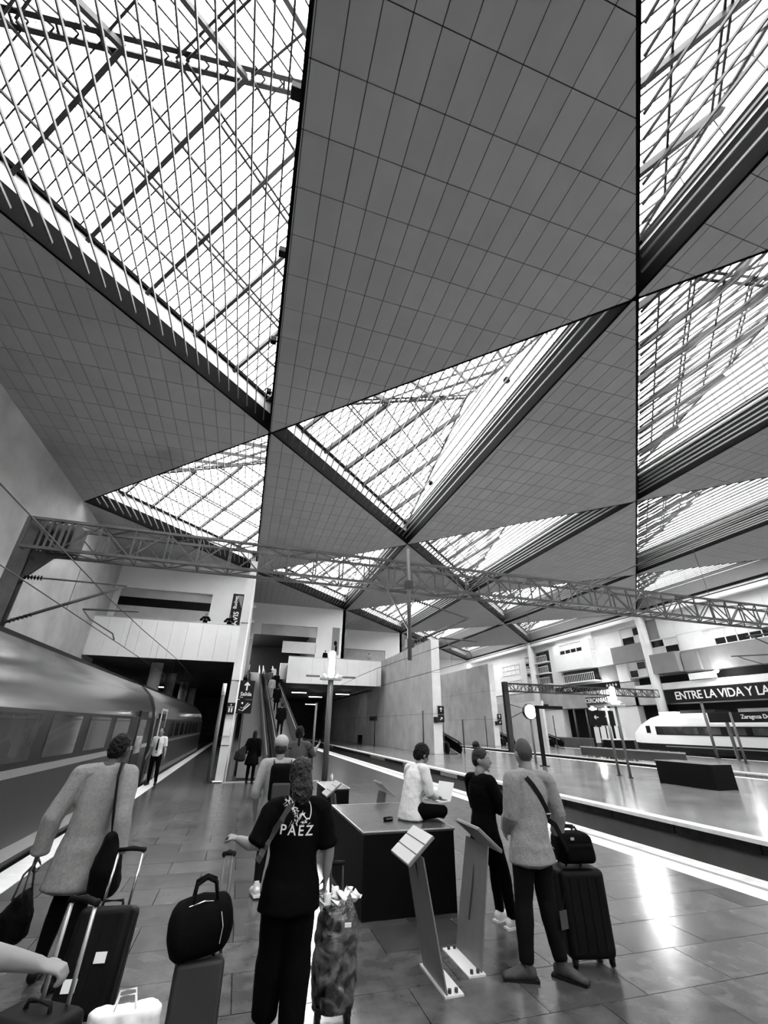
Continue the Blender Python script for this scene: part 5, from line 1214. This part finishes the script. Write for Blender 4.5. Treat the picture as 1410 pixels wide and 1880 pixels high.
# plastic-wrapped case
wc = empty('wrapped_suitcase', (.97, 4.42, 0), -.10, 'suitcase wrapped in crumpled clear plastic film, on wheels', 'suitcase')
b = MB(); b.tube([(0, 0, .07), (0, 0, .20), (.005, 0, .40), (0, 0, .58), (0, .0, .66)], [(.15, .12), (.175, .14), (.17, .135), (.165, .13), (.13, .10)], 22, rnd=.25)
link('wrapped_body', skinned(b, .010, 1, .045, .09), 'plastic_wrap', wc)
rr = random.Random(11); g = MB()
for k in range(16):
    x, y = rr.uniform(-.14, .14), rr.uniform(-.10, .10); g.tube([(x, y, .66+rr.uniform(-.02, .02)), (x+rr.uniform(-.05, .05), y+rr.uniform(-.05, .05), .70+rr.uniform(0, .04)), (x+rr.uniform(-.08, .08), y+rr.uniform(-.08, .08), .68)], [(.03, .006), (.035, .008), (.02, .004)], 8, rnd=.5)
g.build('loose_film', 'paper', wc, smooth=True); MB().box(.05, .10, -.158, -.150, .56, .585).build('label_tag', 'paper', wc)
for x in (-.11, .11):
    for y in (-.08, .08): MB().tube([(x-.015, y, .035), (x+.015, y, .035)], .035, 12).build('wheel', 'rubber', wc, smooth=True); MB().box(x-.02, x+.02, y-.02, y+.02, .05, .10).build('wheel_fork', 'rubber', wc)
for x in (-.05, .05): MB().tube([(x, .06, .60), (x-.02, .0, .92)], .009, 8).build('handle_tube', 'steel_dark', wc, smooth=True)
MB().tube([(-.08, .0, .92), (.04, .0, .92)], .018, 8, rnd=.5).build('grip', 'rubber', wc, smooth=True)
# tall black case with bag, right
suitcase('suitcase', (3.47, 4.66, 0), -.18, .46, .32, .66, 'case_black', 'tall black suitcase beside the man with shaved head', 0, .30, 'steel_dark', 4, (), .05)
cb2 = empty('cabin_bag', (3.47, 4.64, .749), -.18, 'black cabin bag standing on the tall black suitcase', 'bag')
link('bag_body', rbox_mesh(.40, .28, .25, .06, 4, 0, .12), 'black_fabric', cb2); MB().tube([(-.08, 0, .245), (-.06, 0, .285), (.06, 0, .285), (.08, 0, .245)], .012, 8).build('handle', 'rubber', cb2, smooth=True)
MB().box(-.07, -.03, -.135, -.128, .20, .225).build('buckle', 'chrome', cb2); link('pocket', rbox_mesh(.28, .05, .14, .02, 3, .03), 'black_fabric', cb2, (0, -.145, 0))
lt = empty('luggage_tag', (3.10, 4.42, .46), .2, 'dark luggage tag dangling from the tall black suitcase', 'tag'); MB().box(-.045, .045, -.004, .004, -.13, 0).build('card', 'strap_grey', lt); MB().bar((0, 0, 0), (.12, .06, .10), .006).build('loop', 'strap', lt)
# white paper bag low at the left
pb = empty('paper_bag', (-.39, 3.66, 0), .12, 'crumpled white paper bag standing on the floor between the cases', 'bag')
b = MB(); b.tube([(0, 0, .0), (0, 0, .25), (.01, 0, .52)], [(.19, .11), (.20, .11), (.19, .06)], 16, rnd=.1); link('bag_body', skinned(b, .012, 1, .03, .07), 'paper', pb)
for q in (-1, 1): MB().tube([(-.06, q*.04, .50), (-.04, q*.03, .58), (.04, q*.03, .58), (.06, q*.04, .50)], .005, 6).build('handle', 'paper', pb, smooth=True)
bpy.data.scenes.remove(WORK)
